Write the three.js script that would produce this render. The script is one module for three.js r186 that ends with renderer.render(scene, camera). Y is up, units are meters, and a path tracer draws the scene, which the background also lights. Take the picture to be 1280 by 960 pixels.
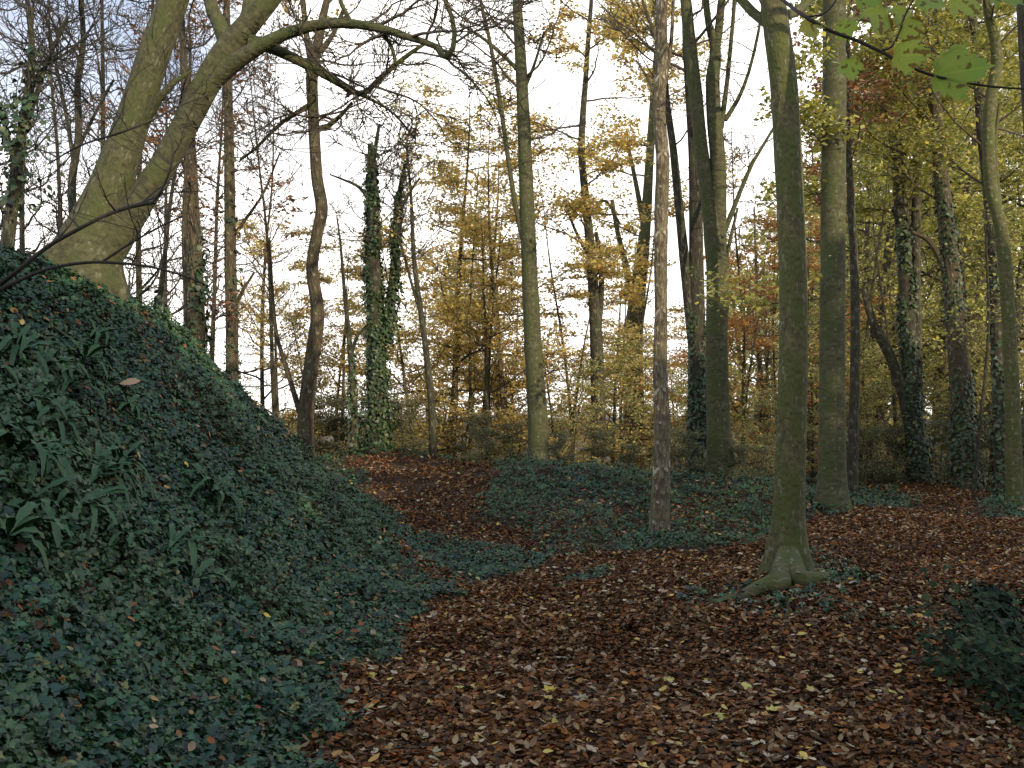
import * as THREE from 'three';
import { mergeGeometries } from 'three/addons/utils/BufferGeometryUtils.js';

// ------------------------------------------------------------------ camera, sky, sun, exposure
const EYE = 1.6, FOCAL = 1319, PITCH = Math.atan(40 / FOCAL);      // focal length in pixels of a 1280 x 960 picture
const scene = new THREE.Scene();
const camera = new THREE.PerspectiveCamera(40, 4 / 3, 0.1, 1500);
camera.position.set(0, EYE, 0);
camera.rotation.set(PITCH, 0, 0);
camera.updateMatrixWorld();

const renderer = new THREE.WebGLRenderer({ antialias: true });
renderer.setSize(1024, 768);
renderer.toneMapping = THREE.LinearToneMapping;
renderer.toneMappingExposure = 0.88;
renderer.shadowMap.enabled = true;

const SUN = new THREE.Vector3(0.56, 0.285, 0.80).normalize();
const sun = new THREE.DirectionalLight(new THREE.Color().setRGB(1.0, 0.82, 0.56), 5);
sun.position.copy(SUN).multiplyScalar(80);
sun.castShadow = true;
sun.shadow.mapSize.set(4096, 4096);
Object.assign(sun.shadow.camera, { left: -50, right: 50, top: 50, bottom: -50, near: 1, far: 220 });
scene.add(sun, sun.target);

// seeded randomness and noise
function rng(seed) { let s = seed >>> 0; return () => { s = (s + 0x6d2b79f5) | 0; let t = Math.imul(s ^ (s >>> 15), 1 | s); t = (t + Math.imul(t ^ (t >>> 7), 61 | t)) ^ t; return ((t ^ (t >>> 14)) >>> 0) / 4294967296; }; }
const hash = (x, y, z) => { let h = Math.imul(x, 374761393) ^ Math.imul(y, 668265263) ^ Math.imul(z, 1274126177); h = Math.imul(h ^ (h >>> 13), 1274126177); return ((h ^ (h >>> 16)) >>> 0) / 4294967296; };
const sm = (a, b, x) => { const t = Math.min(1, Math.max(0, (x - a) / (b - a))); return t * t * (3 - 2 * t); };
const mix = (a, b, t) => a + (b - a) * t;
function noise3(x, y, z, px = 0) {           // value noise; px: period in x and y (0 = none)
  const xi = Math.floor(x), yi = Math.floor(y), zi = Math.floor(z), fx = sm(0, 1, x - xi), fy = sm(0, 1, y - yi), fz = sm(0, 1, z - zi);
  const w = (n) => (px ? ((n % px) + px) % px : n);
  const h = (a, b, c) => hash(w(xi + a), w(yi + b), zi + c);
  return mix(mix(mix(h(0, 0, 0), h(1, 0, 0), fx), mix(h(0, 1, 0), h(1, 1, 0), fx), fy), mix(mix(h(0, 0, 1), h(1, 0, 1), fx), mix(h(0, 1, 1), h(1, 1, 1), fx), fy), fz);
}
const fbm = (x, y, z, n = 4, px = 0) => { let s = 0, a = 0.5, t = 0; for (let i = 0; i < n; i++) { s += a * noise3(x, y, z + i * 17.3, px); t += a; x *= 2; y *= 2; px *= 2; a *= 0.5; } return s / t; };

{ // sky: thin bright cloud low down, blue between and above it
  const W = 1024, H = 512, data = new Float32Array(W * H * 4);
  for (let j = 0; j < H; j++) {
    const el = ((j + 0.5) / H - 0.5) * Math.PI, y = Math.sin(el), c = Math.cos(el);
    for (let i = 0; i < W; i++) {
      const a = ((i + 0.5) / W - 0.5) * 2 * Math.PI, x = c * Math.cos(a), z = c * Math.sin(a);
      const up = Math.max(0, y);
      const veil = fbm(x * 2.2 + 20.82, up * 3.4 + 54.99, z * 2.2 + 31.06, 5);
      const cl = sm(-0.10, 0.22, veil - 0.415 + 0.38 * (1 - up * 2.15));
      const haze = Math.exp(-up * 5);
      const toSun = Math.max(0, x * SUN.x + y * SUN.y + z * SUN.z);
      const glow = 0.35 * Math.pow(toSun, 6);
      const blue = [0.50 + 0.5 * haze, 0.66 + 0.42 * haze, 1.0 + 0.1 * haze], white = [2.5, 2.44, 2.36];
      const o = (j * W + i) * 4;
      for (let k = 0; k < 3; k++) data[o + k] = y < 0 ? [0.16, 0.15, 0.12][k] : mix(blue[k], white[k], cl) + glow * [1, 0.9, 0.7][k];
      data[o + 3] = 1;
    }
  }
  const sky = new THREE.DataTexture(data, W, H, THREE.RGBAFormat, THREE.FloatType);
  sky.mapping = THREE.EquirectangularReflectionMapping; sky.magFilter = THREE.LinearFilter; sky.needsUpdate = true;
  scene.background = sky; scene.environment = sky;
}

// ------------------------------------------------------------------ helpers
const V = (x, y, z) => new THREE.Vector3(x, y, z);
const col = (r, g, b) => new THREE.Color().setRGB(r, g, b);
const lerpTable = (t, x) => { if (x <= t[0][0]) return t[0][1]; for (let i = 1; i < t.length; i++) if (x <= t[i][0]) return mix(t[i - 1][1], t[i][1], (x - t[i - 1][0]) / (t[i][0] - t[i - 1][0])); return t[t.length - 1][1]; };
const used = {};
const numbered = (n) => { const k = used[n] = (used[n] ?? -1) + 1; return k ? n + '_' + String(k).padStart(3, '0') : n; };
function tag(o, label, category, group, kind) { o.userData = { label, category }; if (group) o.userData.group = group; if (kind) o.userData.kind = kind; return o; }
function thing(name, label, category, pos = V(0, 0, 0), group) { const g = new THREE.Group(); g.name = numbered(name); g.position.copy(pos); scene.add(g); return tag(g, label, category, group); }
function part(name, geo, m, parent, kind) { const o = new THREE.Mesh(geo, m); o.name = name; o.castShadow = o.receiveShadow = true; if (kind) o.userData.kind = kind; parent.add(o); return o; }
// the point that the photograph shows at (px, py), at a chosen distance along the ground
function at(px, py, d) {
  const X = (px - 640) / FOCAL, Y = (480 - py) / FOCAL, c = Math.cos(PITCH), s = Math.sin(PITCH), y = Y * c + s, z = c - Y * s;
  return V(X * d / z, EYE + y * d / z, -d);
}

// ------------------------------------------------------------------ terrain
const TOE = [[0, 0.95], [5, 0.92], [8, 0.85], [10, 0.75], [12, 0.72], [13, 0.85], [14, 1.15], [16, 1.9], [20, 3.0], [40, 6]];
const BANK = [[0, 0], [0.35, 0.06], [0.7, 0.24], [1.1, 0.58], [1.5, 1.0], [2.2, 1.78], [3.0, 2.55], [3.6, 2.92], [4.5, 3.15], [8, 3.4], [30, 3.9]];
function ground(x, d) {
  let h = 0.10 * (fbm(x * 0.5 + 40, d * 0.5, 1.5, 3) - 0.5) + 0.05 * (noise3(x * 1.9, d * 1.9, 9) - 0.5) + 0.22 * sm(11, 14, d) * (fbm(x * 0.9 + 3, d * 0.9, 2.2, 3) - 0.5);
  const right = (d > 14 ? sm(0.15 * d, 0.30 * d, x) * sm(14, 22, d) : 0);
  h -= (1 - right) * (sm(21, 40, d) * 7 + sm(40, 130, d) * 8);
  h += right * sm(26, 70, d) * 0.8;
  h += 0.66 * Math.exp(-Math.pow(Math.abs((x - 2.05) / 3.15), 3) - Math.pow((d - 16.3) / 2.3, 2));       // ivy mound in the middle
  h += 0.36 * Math.exp(-Math.pow((x + 2.3) / 1.9, 2) - Math.pow((d - 20.3) / 1.7, 2));                    // hump behind it
  h += 0.50 * sm(13, 19, d) * (1 - sm(-0.5, 2.5, x)) * (1 - sm(21, 26, d));                                // path climbing between
  const s = -x - lerpTable(TOE, d);
  if (s > 0) {
    const end = 1 - 0.82 * sm(11.2, 18.5, d);
    h += lerpTable(BANK, s) * end * (1 + 0.10 * (fbm(x * 0.7, d * 0.7, 3.3, 3) - 0.5)) + Math.min(1, s) * 0.12 * (fbm(x * 1.6, d * 1.6, 7, 2) - 0.5);
  }
  h += 0.16 * Math.exp(-Math.pow((x - 2.6) / 1.2, 2) - Math.pow((d - 9.3) / 1.1, 2));                     // soil heaped round the near trunk
  return h;
}
function groundNormal(x, d) { const e = 0.12; return V(ground(x - e, d) - ground(x + e, d), 2 * e, ground(x, d + e) - ground(x, d - e)).normalize(); }
// the first ground point along the line of sight through (px, py)
function groundAt(px, py, from = 1.5) {
  for (let d = from; d < 60; d += 0.02) { const p = at(px, py, d); if (ground(p.x, d) >= p.y) return p; }
  return at(px, py, 30);
}
const onGround = (x, d, lift = 0) => V(x, ground(x, d) + lift, -d);

// ------------------------------------------------------------------ textures and materials
function texture(n, f, srgb = true) {
  const data = new Uint8Array(n * n * 4);
  for (let j = 0; j < n; j++) for (let i = 0; i < n; i++) {
    const c = f(i / n, j / n), o = (j * n + i) * 4;
    for (let k = 0; k < 3; k++) { const v = Math.min(1, Math.max(0, c[k] ?? c[0])); data[o + k] = 255 * (srgb ? (v <= 0.0031308 ? v * 12.92 : 1.055 * Math.pow(v, 1 / 2.4) - 0.055) : v); }
    data[o + 3] = 255;
  }
  const t = new THREE.DataTexture(data, n, n); t.wrapS = t.wrapT = THREE.RepeatWrapping; t.magFilter = THREE.LinearFilter; t.minFilter = THREE.LinearMipmapLinearFilter; t.generateMipmaps = true;
  if (srgb) t.colorSpace = THREE.SRGBColorSpace;
  t.needsUpdate = true; return t;
}
const cmix = (a, b, t) => [mix(a[0], b[0], t), mix(a[1], b[1], t), mix(a[2], b[2], t)];
// bark: a tile of about one metre; rows of fine cross marks or furrows, algae and lichen patches with their own outline
function bark(seed, dark, light, algae, furrow, lichen, amount = 0.5) {
  const N = 512;
  const hgt = (u, v) => furrow > 0 ? Math.abs(fbm(u * 24, v * 6, seed, 4, 0) - 0.5) * 2 * furrow + (1 - furrow) * fbm(u * 16, v * 16, seed + 3, 4, 16) : 0.6 * fbm(u * 10, v * 28, seed, 4, 0) + 0.4 * fbm(u * 32, v * 32, seed + 3, 3, 32);
  const wrap = (f) => (u, v) => { const b = sm(0.88, 1, u), c = sm(0.88, 1, v); const g = (uu) => (c > 0 ? mix(f(uu, v), f(uu, v - 1), c) : f(uu, v)); return b > 0 ? mix(g(u), g(u - 1), b) : g(u); };
  const h = wrap(hgt);
  const map = texture(N, (u, v) => {
    let c = cmix(dark, light, sm(0.2, 0.75, h(u, v)));
    const a = sm(0.47, 0.6, fbm(u * 4, v * 4, seed + 30, 5, 4) * 0.75 + 0.25 * noise3(u * 64, v * 64, seed + 40, 64) + amount - 0.5);
    c = cmix(c, algae, a * 0.75);
    const l = sm(0.66, 0.72, fbm(u * 12, v * 12, seed + 60, 4, 12));
    return cmix(c, lichen, l * 0.7);
  });
  const bump = texture(N, (u, v) => [h(u, v)], false);
  return new THREE.MeshStandardMaterial({ map, bumpMap: bump, bumpScale: furrow > 0 ? 0.04 : 0.018, roughness: 0.92 });
}
const M = {
  beech: bark(11, [0.036, 0.036, 0.018], [0.094, 0.094, 0.046], [0.056, 0.074, 0.020], 0, [0.145, 0.150, 0.095], 0.55),
  smooth: bark(23, [0.046, 0.043, 0.020], [0.130, 0.122, 0.055], [0.072, 0.090, 0.020], 0, [0.19, 0.19, 0.13], 0.54),
  ash: bark(37, [0.06, 0.048, 0.03], [0.17, 0.135, 0.08], [0.085, 0.09, 0.04], 0.7, [0.26, 0.25, 0.19], 0.44),
  dark: bark(51, [0.035, 0.03, 0.022], [0.10, 0.085, 0.06], [0.06, 0.075, 0.03], 0.7, [0.15, 0.15, 0.11], 0.47),
  snag: bark(67, [0.085, 0.066, 0.043], [0.34, 0.31, 0.20], [0.14, 0.14, 0.07], 0.55, [0.60, 0.55, 0.46], 0.42),
  twig: new THREE.MeshStandardMaterial({ color: col(0.075, 0.06, 0.042), roughness: 0.9 }),
  darkTwig: new THREE.MeshStandardMaterial({ color: col(0.035, 0.03, 0.024), roughness: 0.85 }),
  moss: new THREE.MeshStandardMaterial({ color: col(0.05, 0.075, 0.02), roughness: 1 }),
  leaf: new THREE.MeshPhysicalMaterial({ color: 0xffffff, roughness: 1, transmission: 0.5, thickness: 0, side: THREE.DoubleSide }),
  litter: new THREE.MeshPhysicalMaterial({ color: 0xffffff, roughness: 0.8, specularIntensity: 0.35, vertexColors: true, side: THREE.DoubleSide }),
  ivyDull: new THREE.MeshPhysicalMaterial({ color: 0xffffff, roughness: 0.7, specularIntensity: 0.3, side: THREE.DoubleSide }),
  groundIvy: new THREE.MeshStandardMaterial({ color: 0xffffff, roughness: 0.46, vertexColors: true, side: THREE.DoubleSide }),
  looseLeaf: new THREE.MeshStandardMaterial({ color: 0xffffff, roughness: 0.75, side: THREE.DoubleSide }),
  ivy: new THREE.MeshStandardMaterial({ color: 0xffffff, roughness: 0.5, side: THREE.DoubleSide }),
  fern: new THREE.MeshPhysicalMaterial({ color: col(0.030, 0.088, 0.028), roughness: 0.6, side: THREE.DoubleSide }),
  fernPale: new THREE.MeshPhysicalMaterial({ color: col(0.042, 0.105, 0.034), roughness: 0.6, side: THREE.DoubleSide }),
};
M.ground = new THREE.MeshStandardMaterial({
  roughness: 1, bumpScale: 0.03,
  map: texture(1024, (u, v) => { const n = fbm(u * 40, v * 40, 3, 4, 40), p = noise3(u * 130, v * 130, 8, 130); return cmix([0.028, 0.019, 0.012], p > 0.7 ? [0.13, 0.075, 0.04] : [0.085, 0.045, 0.025], sm(0.3, 0.75, n)); }),
  bumpMap: texture(512, (u, v) => [fbm(u * 60, v * 60, 5, 3, 60)], false),
});

// ------------------------------------------------------------------ mesh builders
class Tubes {
  constructor() { this.p = []; this.n = []; this.t = []; this.i = []; }
  // a tapering tube through points; shape(angle, k) scales the radius
  add(pts, rad, sides, shape, cap = false) {
    const base = this.p.length / 3, T = V(0, 0, 0), U = V(0, 0, 0), W = V(0, 0, 0), n = pts.length;
    let along = 0;
    const reps = Math.max(1, Math.round(rad[0] * 2 * Math.PI));
    for (let k = 0; k < n; k++) {
      T.copy(pts[Math.min(n - 1, k + 1)]).sub(pts[Math.max(0, k - 1)]).normalize();
      if (!k) { U.set(Math.abs(T.y) > 0.7 ? 1 : 0, Math.abs(T.y) > 0.7 ? 0 : 1, 0); }
      U.addScaledVector(T, -U.dot(T)).normalize(); W.crossVectors(T, U);
      if (k) along += pts[k].distanceTo(pts[k - 1]);
      for (let s = 0; s <= sides; s++) {
        const a = (s % sides) / sides * 2 * Math.PI, c = Math.cos(a), q = Math.sin(a), r = rad[k] * (shape ? shape(a, k, pts[k]) : 1);
        const nx = U.x * c + W.x * q, ny = U.y * c + W.y * q, nz = U.z * c + W.z * q;
        this.p.push(pts[k].x + nx * r, pts[k].y + ny * r, pts[k].z + nz * r); this.n.push(nx, ny, nz); this.t.push(s / sides * reps, along);
      }
    }
    const w = sides + 1;
    for (let k = 0; k < n - 1; k++) for (let s = 0; s < sides; s++) { const a = base + k * w + s; this.i.push(a, a + 1, a + w, a + 1, a + w + 1, a + w); }
    if (cap) { const e = base + (n - 1) * w; for (let s = 1; s < sides - 1; s++) this.i.push(e, e + s, e + s + 1); }
    return this;
  }
  get empty() { return !this.i.length; }
  geo(smooth = false) {
    const g = new THREE.BufferGeometry();
    g.setAttribute('position', new THREE.Float32BufferAttribute(this.p, 3)); g.setAttribute('normal', new THREE.Float32BufferAttribute(this.n, 3));
    g.setAttribute('uv', new THREE.Float32BufferAttribute(this.t, 2)); g.setIndex(this.i);
    if (smooth) g.computeVertexNormals();
    return g;
  }
}
// resample a list of [Vector3, radius] with a Catmull-Rom curve
function smoothPath(list, n) {
  const c = new THREE.CatmullRomCurve3(list.map((e) => e[0]), false, 'centripetal'), pts = [], rad = [];
  for (let k = 0; k < n; k++) {
    const t = k / (n - 1), f = t * (list.length - 1), i = Math.min(list.length - 2, Math.floor(f));
    pts.push(c.getPoint(t)); rad.push(mix(list[i][1], list[i + 1][1], f - i));
  }
  return [pts, rad];
}
const lumpy = (seed, amp, scale = 2.2) => (a, k, p) => 1 + amp * (fbm(Math.cos(a) * 1.3 + seed, Math.sin(a) * 1.3 + p.y * 0.2, p.y * scale + seed, 3) - 0.5) * 2;

// flat leaf outlines folded along the midrib: points run up one half, mirrored on the other
function leafGeo(half, fold, curl, twist = 0) {
  const pos = [], idx = [], uv = [], n = half.length;
  const put = (x, y) => { const z = fold * Math.abs(x) + curl * (y - 0.5) * (y - 0.5) + twist * x * (y - 0.3); pos.push(x, z, y); uv.push(x + 0.5, y); };
  put(0, 0); put(0, 1); put(0, 0.5);
  for (const s of [1, -1]) {
    const b = pos.length / 3;
    for (const [x, y] of half) put(s * x, y);
    for (let k = 0; k < n - 1; k++) s > 0 ? idx.push(2, b + k, b + k + 1) : idx.push(2, b + k + 1, b + k);
    s > 0 ? idx.push(2, 0, b, 2, b + n - 1, 1) : idx.push(2, b, 0, 2, 1, b + n - 1);
  }
  const g = new THREE.BufferGeometry(); g.setAttribute('position', new THREE.Float32BufferAttribute(pos, 3)); g.setAttribute('uv', new THREE.Float32BufferAttribute(uv, 2)); g.setIndex(idx); g.computeVertexNormals(); return g;
}
const OVATE = [[0.22, 0.15], [0.33, 0.45], [0.24, 0.75]], SMALL = [[0.33, 0.42]];
const LEAF = {
  ovate: leafGeo(OVATE, 0.25, 0.5), flat: leafGeo(OVATE, -0.15, -0.35, 0.4), curled: leafGeo(OVATE, 0.7, 0.9, -0.5),
  lobed: leafGeo([[0.18, 0.08], [0.42, 0.2], [0.28, 0.36], [0.5, 0.62], [0.22, 0.62]], 0.18, 0.5, 0.3),
  ivy: leafGeo([[0.24, -0.12], [0.5, 0.12], [0.3, 0.34], [0.42, 0.6], [0.16, 0.68]], 0.16, -0.35),
  ivyPlain: leafGeo([[0.3, -0.08], [0.46, 0.22], [0.3, 0.6]], 0.12, -0.4, 0.15),
  small: leafGeo(SMALL, 0.3, 0.3),
};
// a few leaves lying together, each with its own tone
function cluster(seed, n, kinds, spread, rise, tone) {
  const r = rng(seed), list = [];
  for (let k = 0; k < n; k++) {
    const g = LEAF[kinds[Math.floor(r() * kinds.length)]].clone(), a = r() * 6.283, q = spread * Math.sqrt(r()), c = tone(r), s = 0.7 + 0.65 * r(), N = g.attributes.position.count, v = new Float32Array(N * 3);
    g.applyMatrix4(new THREE.Matrix4().compose(V(Math.cos(a) * q, rise * r(), Math.sin(a) * q), new THREE.Quaternion().setFromEuler(new THREE.Euler((r() - 0.5) * 1.1, r() * 6.283, (r() - 0.5) * 1.1)), V(s, s, s * (0.8 + 0.5 * r()))));
    for (let i = 0; i < N; i++) v.set([c.r, c.g, c.b], i * 3);
    g.setAttribute('color', new THREE.BufferAttribute(v, 3)); list.push(g);
  }
  return mergeGeometries(list);
}
// many copies of one small leaf: places = [{p, up, size, turn, color}]
const m4 = new THREE.Matrix4(), q1 = new THREE.Quaternion(), q2 = new THREE.Quaternion(), YUP = V(0, 1, 0), sc = V(1, 1, 1);
function leaves(name, geo, m, places, parent) {
  const o = new THREE.InstancedMesh(geo, m, places.length);
  places.forEach((e, k) => {
    q1.setFromUnitVectors(YUP, e.up); q2.setFromAxisAngle(YUP, e.turn); q1.multiply(q2);
    sc.setScalar(e.size); m4.compose(e.p, q1, sc); o.setMatrixAt(k, m4); o.setColorAt(k, e.color);
  });
  o.name = name; o.castShadow = o.receiveShadow = true; o.userData.kind = 'stuff'; parent.add(o); return o;
}
const tilted = (r, n, amount) => V(n.x + (r() - 0.5) * 2 * amount, n.y + (r() - 0.5) * 2 * amount, n.z + (r() - 0.5) * 2 * amount).normalize();
const PAL = {
  gold: [[0.70, 0.52, 0.13], [0.78, 0.58, 0.13], [0.58, 0.50, 0.14], [0.64, 0.37, 0.09], [0.50, 0.48, 0.13]],
  orange: [[0.64, 0.30, 0.07], [0.56, 0.24, 0.055], [0.66, 0.40, 0.10], [0.48, 0.22, 0.07], [0.56, 0.42, 0.12]],
  olive: [[0.38, 0.41, 0.07], [0.54, 0.49, 0.09], [0.26, 0.29, 0.06], [0.62, 0.55, 0.10], [0.34, 0.33, 0.07]],
  lemon: [[0.52, 0.48, 0.12], [0.42, 0.43, 0.11], [0.30, 0.34, 0.09], [0.56, 0.46, 0.11], [0.36, 0.28, 0.10]],
  green: [[0.09, 0.12, 0.035], [0.13, 0.16, 0.045], [0.18, 0.18, 0.05], [0.07, 0.095, 0.03], [0.22, 0.17, 0.06]],
  rust: [[0.30, 0.13, 0.045], [0.36, 0.17, 0.05], [0.24, 0.10, 0.04]],
};
const pick = (r, list) => { const c = list[Math.floor(r() * list.length)], k = 0.75 + r() * 0.5; return col(c[0] * k, c[1] * k, c[2] * k); };

// ------------------------------------------------------------------ ground, leaf litter, ivy
{
  const xs = [], ds = [], NX = 260, ND = 300;
  for (let i = 0; i <= NX; i++) { const u = i / NX * 2 - 1; xs.push(Math.sign(u) * (8 * Math.abs(u) + 500 * Math.pow(Math.abs(u), 5))); }
  for (let j = 0; j <= ND; j++) { const u = j / ND * 2 - 0.5; ds.push(u < 0 ? 30 * u - 3000 * Math.pow(-u, 4) : 16 * u + 110 * Math.pow(u, 5)); }
  const p = [], t = [], idx = [];
  for (const d of ds) for (const x of xs) { p.push(x, ground(x, d), -d); t.push(x / 1.6, d / 1.6); }
  for (let j = 0; j < ND; j++) for (let i = 0; i < NX; i++) { const a = j * (NX + 1) + i; idx.push(a, a + 1, a + NX + 1, a + 1, a + NX + 2, a + NX + 1); }
  const g = new THREE.BufferGeometry(); g.setAttribute('position', new THREE.Float32BufferAttribute(p, 3)); g.setAttribute('uv', new THREE.Float32BufferAttribute(t, 2)); g.setIndex(idx); g.computeVertexNormals();
  const o = part('ground', g, M.ground, scene); tag(o, 'brown woodland soil under leaves and ivy', 'ground', null, 'structure');
}
const EDGE = [[0, -0.98], [4.8, -0.92], [6.2, -0.86], [7.8, -0.76], [9.6, -0.42], [10.6, 0.12], [11.4, 0.42], [12.0, 0.0], [13.3, -1.35], [16, -2.2], [20, -3.2], [30, -5]];
const inside = (poly, x, y) => { let c = false; for (let i = 0, j = poly.length - 1; i < poly.length; j = i++) { const [xi, yi] = poly[i], [xj, yj] = poly[j]; if ((yi > y) !== (yj > y) && x < (xj - xi) * (y - yi) / (yj - yi) + xi) c = !c; } return c; };
const MOUND = [[0.2, 12.0], [1.8, 12.2], [3.0, 12.7], [4.2, 14.6], [5.4, 15.6], [7.3, 18.6], [7.9, 22], [6, 26], [1, 24], [0.1, 19], [-0.1, 16], [-0.45, 14.2], [0.0, 12.9]];
const RIGHT = [[7.3, 15.6], [8.6, 14.6], [13, 15.4], [13, 22], [9.4, 20.8], [8, 18.4]];
function ivyShare(x, d) {
  const w = 1.1 * (fbm(x * 1.1 + 5, d * 1.1, 4, 3) - 0.5) + 0.9 * (fbm(x * 5, d * 5, 14, 2) - 0.5) * hash(Math.floor(x * 900), Math.floor(d * 900), 5), xx = x + w * 0.8, dd = d + w * 1.3;
  let f = 0;
  const e = lerpTable(EDGE, dd) - xx;
  if (e > 0) f = 0.97 - 0.30 * sm(0.52, 0.68, fbm(x * 1.5 + 9, d * 1.5, 61, 3)) * sm(0.3, 1.2, e);
  const strip = Math.hypot((x + 1.0) * 0.9 + (d - 11.1) * 0.42, 0);      // a strip of fallen leaves across the foot of the bank
  if (f && strip < 0.17 && x > -1.7 && x < -0.4 && d > 9.6 && d < 12.6) f = 0.15;
  if (inside(MOUND, xx, dd)) f = 0.55 + 0.4 * sm(0.35, 0.55, fbm(x * 0.9, d * 0.9, 55, 3));
  if (inside(RIGHT, xx, dd)) f = 0.85;
  f = Math.max(f, 0.26 * (1 - sm(0.6, 1.1, Math.hypot((xx - 2.0) / 1.1, (dd - 8.4) / 0.7))), 0.5 * (1 - sm(0.6, 1.1, Math.hypot((xx - 2.9) / 0.55, (dd - 9.6) / 0.5))), 0.8 * (1 - sm(0.5, 1.1, Math.hypot((xx - 0.85 - (dd - 10.4) * 0.5) / 0.22, (dd - 10.5) / 0.6))));
  if (d > 19 && x < -0.6) f = Math.max(f, 0.75 * sm(19, 20.5, d));
  if (d > 24) f = Math.max(f, 0.3);
  return f;
}
{
  const r = rng(101), pale = { ovate: [], lobed: [], curled: [] };
  const LIT = [[0.22, 0.092, 0.028], [0.29, 0.135, 0.045], [0.16, 0.064, 0.021], [0.085, 0.040, 0.018], [0.34, 0.20, 0.085], [0.05, 0.029, 0.017], [0.24, 0.085, 0.026], [0.40, 0.28, 0.15], [0.20, 0.12, 0.053], [0.29, 0.115, 0.033], [0.11, 0.062, 0.034], [0.065, 0.034, 0.019]];
  const PALE = [[0.50, 0.39, 0.25], [0.42, 0.35, 0.25], [0.52, 0.39, 0.09], [0.44, 0.25, 0.06], [0.34, 0.31, 0.16]];
  const IVY = [[0.018, 0.066, 0.027], [0.026, 0.088, 0.034], [0.012, 0.046, 0.020], [0.040, 0.110, 0.037], [0.020, 0.060, 0.034], [0.052, 0.098, 0.028], [0.009, 0.032, 0.014]];
  const litterKinds = [], ivyKinds = [], lit = [], iv = [];
  for (let k = 0; k < 12; k++) { litterKinds.push(cluster(3000 + k, 4, ['ovate', 'flat', 'curled', 'curled', 'lobed'], 1.15, 0.5, (q) => pick(q, LIT))); lit.push([]); }
  for (let k = 0; k < 8; k++) { ivyKinds.push(cluster(3100 + k, 4, ['ivy', 'ivyPlain', 'ivy'], 1.25, 0.9, (q) => { const t = 0.6 + 0.8 * q(); return col(t, t, t * (0.85 + 0.3 * q())); })); iv.push([]); }
  for (const [d0, d1, per] of [[2.4, 6, 1100], [6, 10, 880], [10, 16, 460], [16, 27, 180], [27, 45, 25]]) {
    const half = (d) => 0.58 * d + 1.6, n = Math.round((d1 - d0) * (half(d0) + half(d1)) * per);
    for (let k = 0; k < n; k++) {
      const d = d0 + (d1 - d0) * (Math.sqrt(mix(half(d0) ** 2, half(d1) ** 2, r())) - half(d0)) / (half(d1) - half(d0)), x = (r() * 2 - 1) * half(d);
      if (d > 27 && x < 0.1 * d) continue;
      const nrm = groundNormal(x, d), share = ivyShare(x, d), far = 1 + 0.5 * sm(12, 30, d);
      if (r() < share) {
        const steep = nrm.y < 0.9 ? 2 : 1;
        for (let s = 0; s < steep; s++) {
          const xx = x + (s ? (r() - 0.5) * 0.12 : 0), dd = d + (s ? (r() - 0.5) * 0.12 : 0);
          const patch = fbm(xx * 1.1, dd * 1.1, 31, 3) - 0.16 * (1 - sm(0, 0.7, dd < 11.5 ? lerpTable(EDGE, dd) - xx : 1)), lift = 0.012 + r() * (0.03 + 0.19 * sm(0.48, 0.78, patch) + 0.08 * sm(0.55, 0.8, noise3(xx * 4, dd * 4, 3)));
          const up = V(nrm.x * 0.7, nrm.y * 0.7 + 0.35, nrm.z * 0.7 + 0.12).normalize();
          const c = r() < 0.015 ? pick(r, [[0.2, 0.17, 0.04], [0.13, 0.13, 0.035]]) : pick(r, IVY);
          if (patch > 0.52) c.lerp(col(0.06, 0.115, 0.032), 0.4);
          c.lerp(col(0.055, 0.12, 0.028), 0.75 * sm(0.2, 0.8, 1.3 - Math.hypot((xx - 3.1) / 1.3, (dd - 14) / 1.5)) * sm(0.35, 0.6, fbm(xx * 3, dd * 3, 71, 2)));
          iv[Math.floor(r() * 8)].push({ p: onGround(xx, dd, lift), up: tilted(r, up, 0.32), turn: r() * 6.283, size: (0.020 + 0.017 * r()) * far, color: c });
        }
        if (r() < 0.03) pale.curled.push({ p: onGround(x, d, 0.06 + r() * 0.05), up: tilted(r, nrm, 0.5), turn: r() * 6.283, size: 0.035 + 0.03 * r(), color: r() < 0.1 ? pick(r, PALE) : pick(r, LIT) });
      } else {
        const damp = fbm(x * 0.8, d * 0.8, 77, 3), t = (damp > 0.55 ? 0.75 : 1) * (0.7 + 0.6 * r()), drift = 0.05 * sm(0.5, 0.75, fbm(x * 1.7, d * 1.7, 88, 2));
        lit[Math.floor(r() * 12)].push({ p: onGround(x, d, 0.004 + r() * (0.022 + drift)), up: tilted(r, nrm, 0.3), turn: r() * 6.283, size: (0.025 + 0.018 * r()) * far, color: col(t, t, t) });
        if (r() < 0.10) pale[r() < 0.5 ? 'ovate' : r() < 0.5 ? 'lobed' : 'curled'].push({ p: onGround(x, d, 0.03 + r() * 0.02), up: tilted(r, nrm, 0.35), turn: r() * 6.283, size: (0.034 + 0.038 * r()) * far, color: pick(r, r() < 0.55 ? PALE : LIT) });
      }
    }
  }
  const lo = new THREE.Group(); lo.name = 'fallen_leaves'; scene.add(lo); tag(lo, 'red-brown fallen leaves carpeting the woodland path and clearing', 'fallen leaves', null, 'stuff');
  lit.forEach((l, k) => leaves('leaf_layer', litterKinds[k], M.litter, l, lo));
  for (const k in pale) leaves('leaf_layer', LEAF[k], M.looseLeaf, pale[k], lo);
  const sticks = new Tubes();
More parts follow.
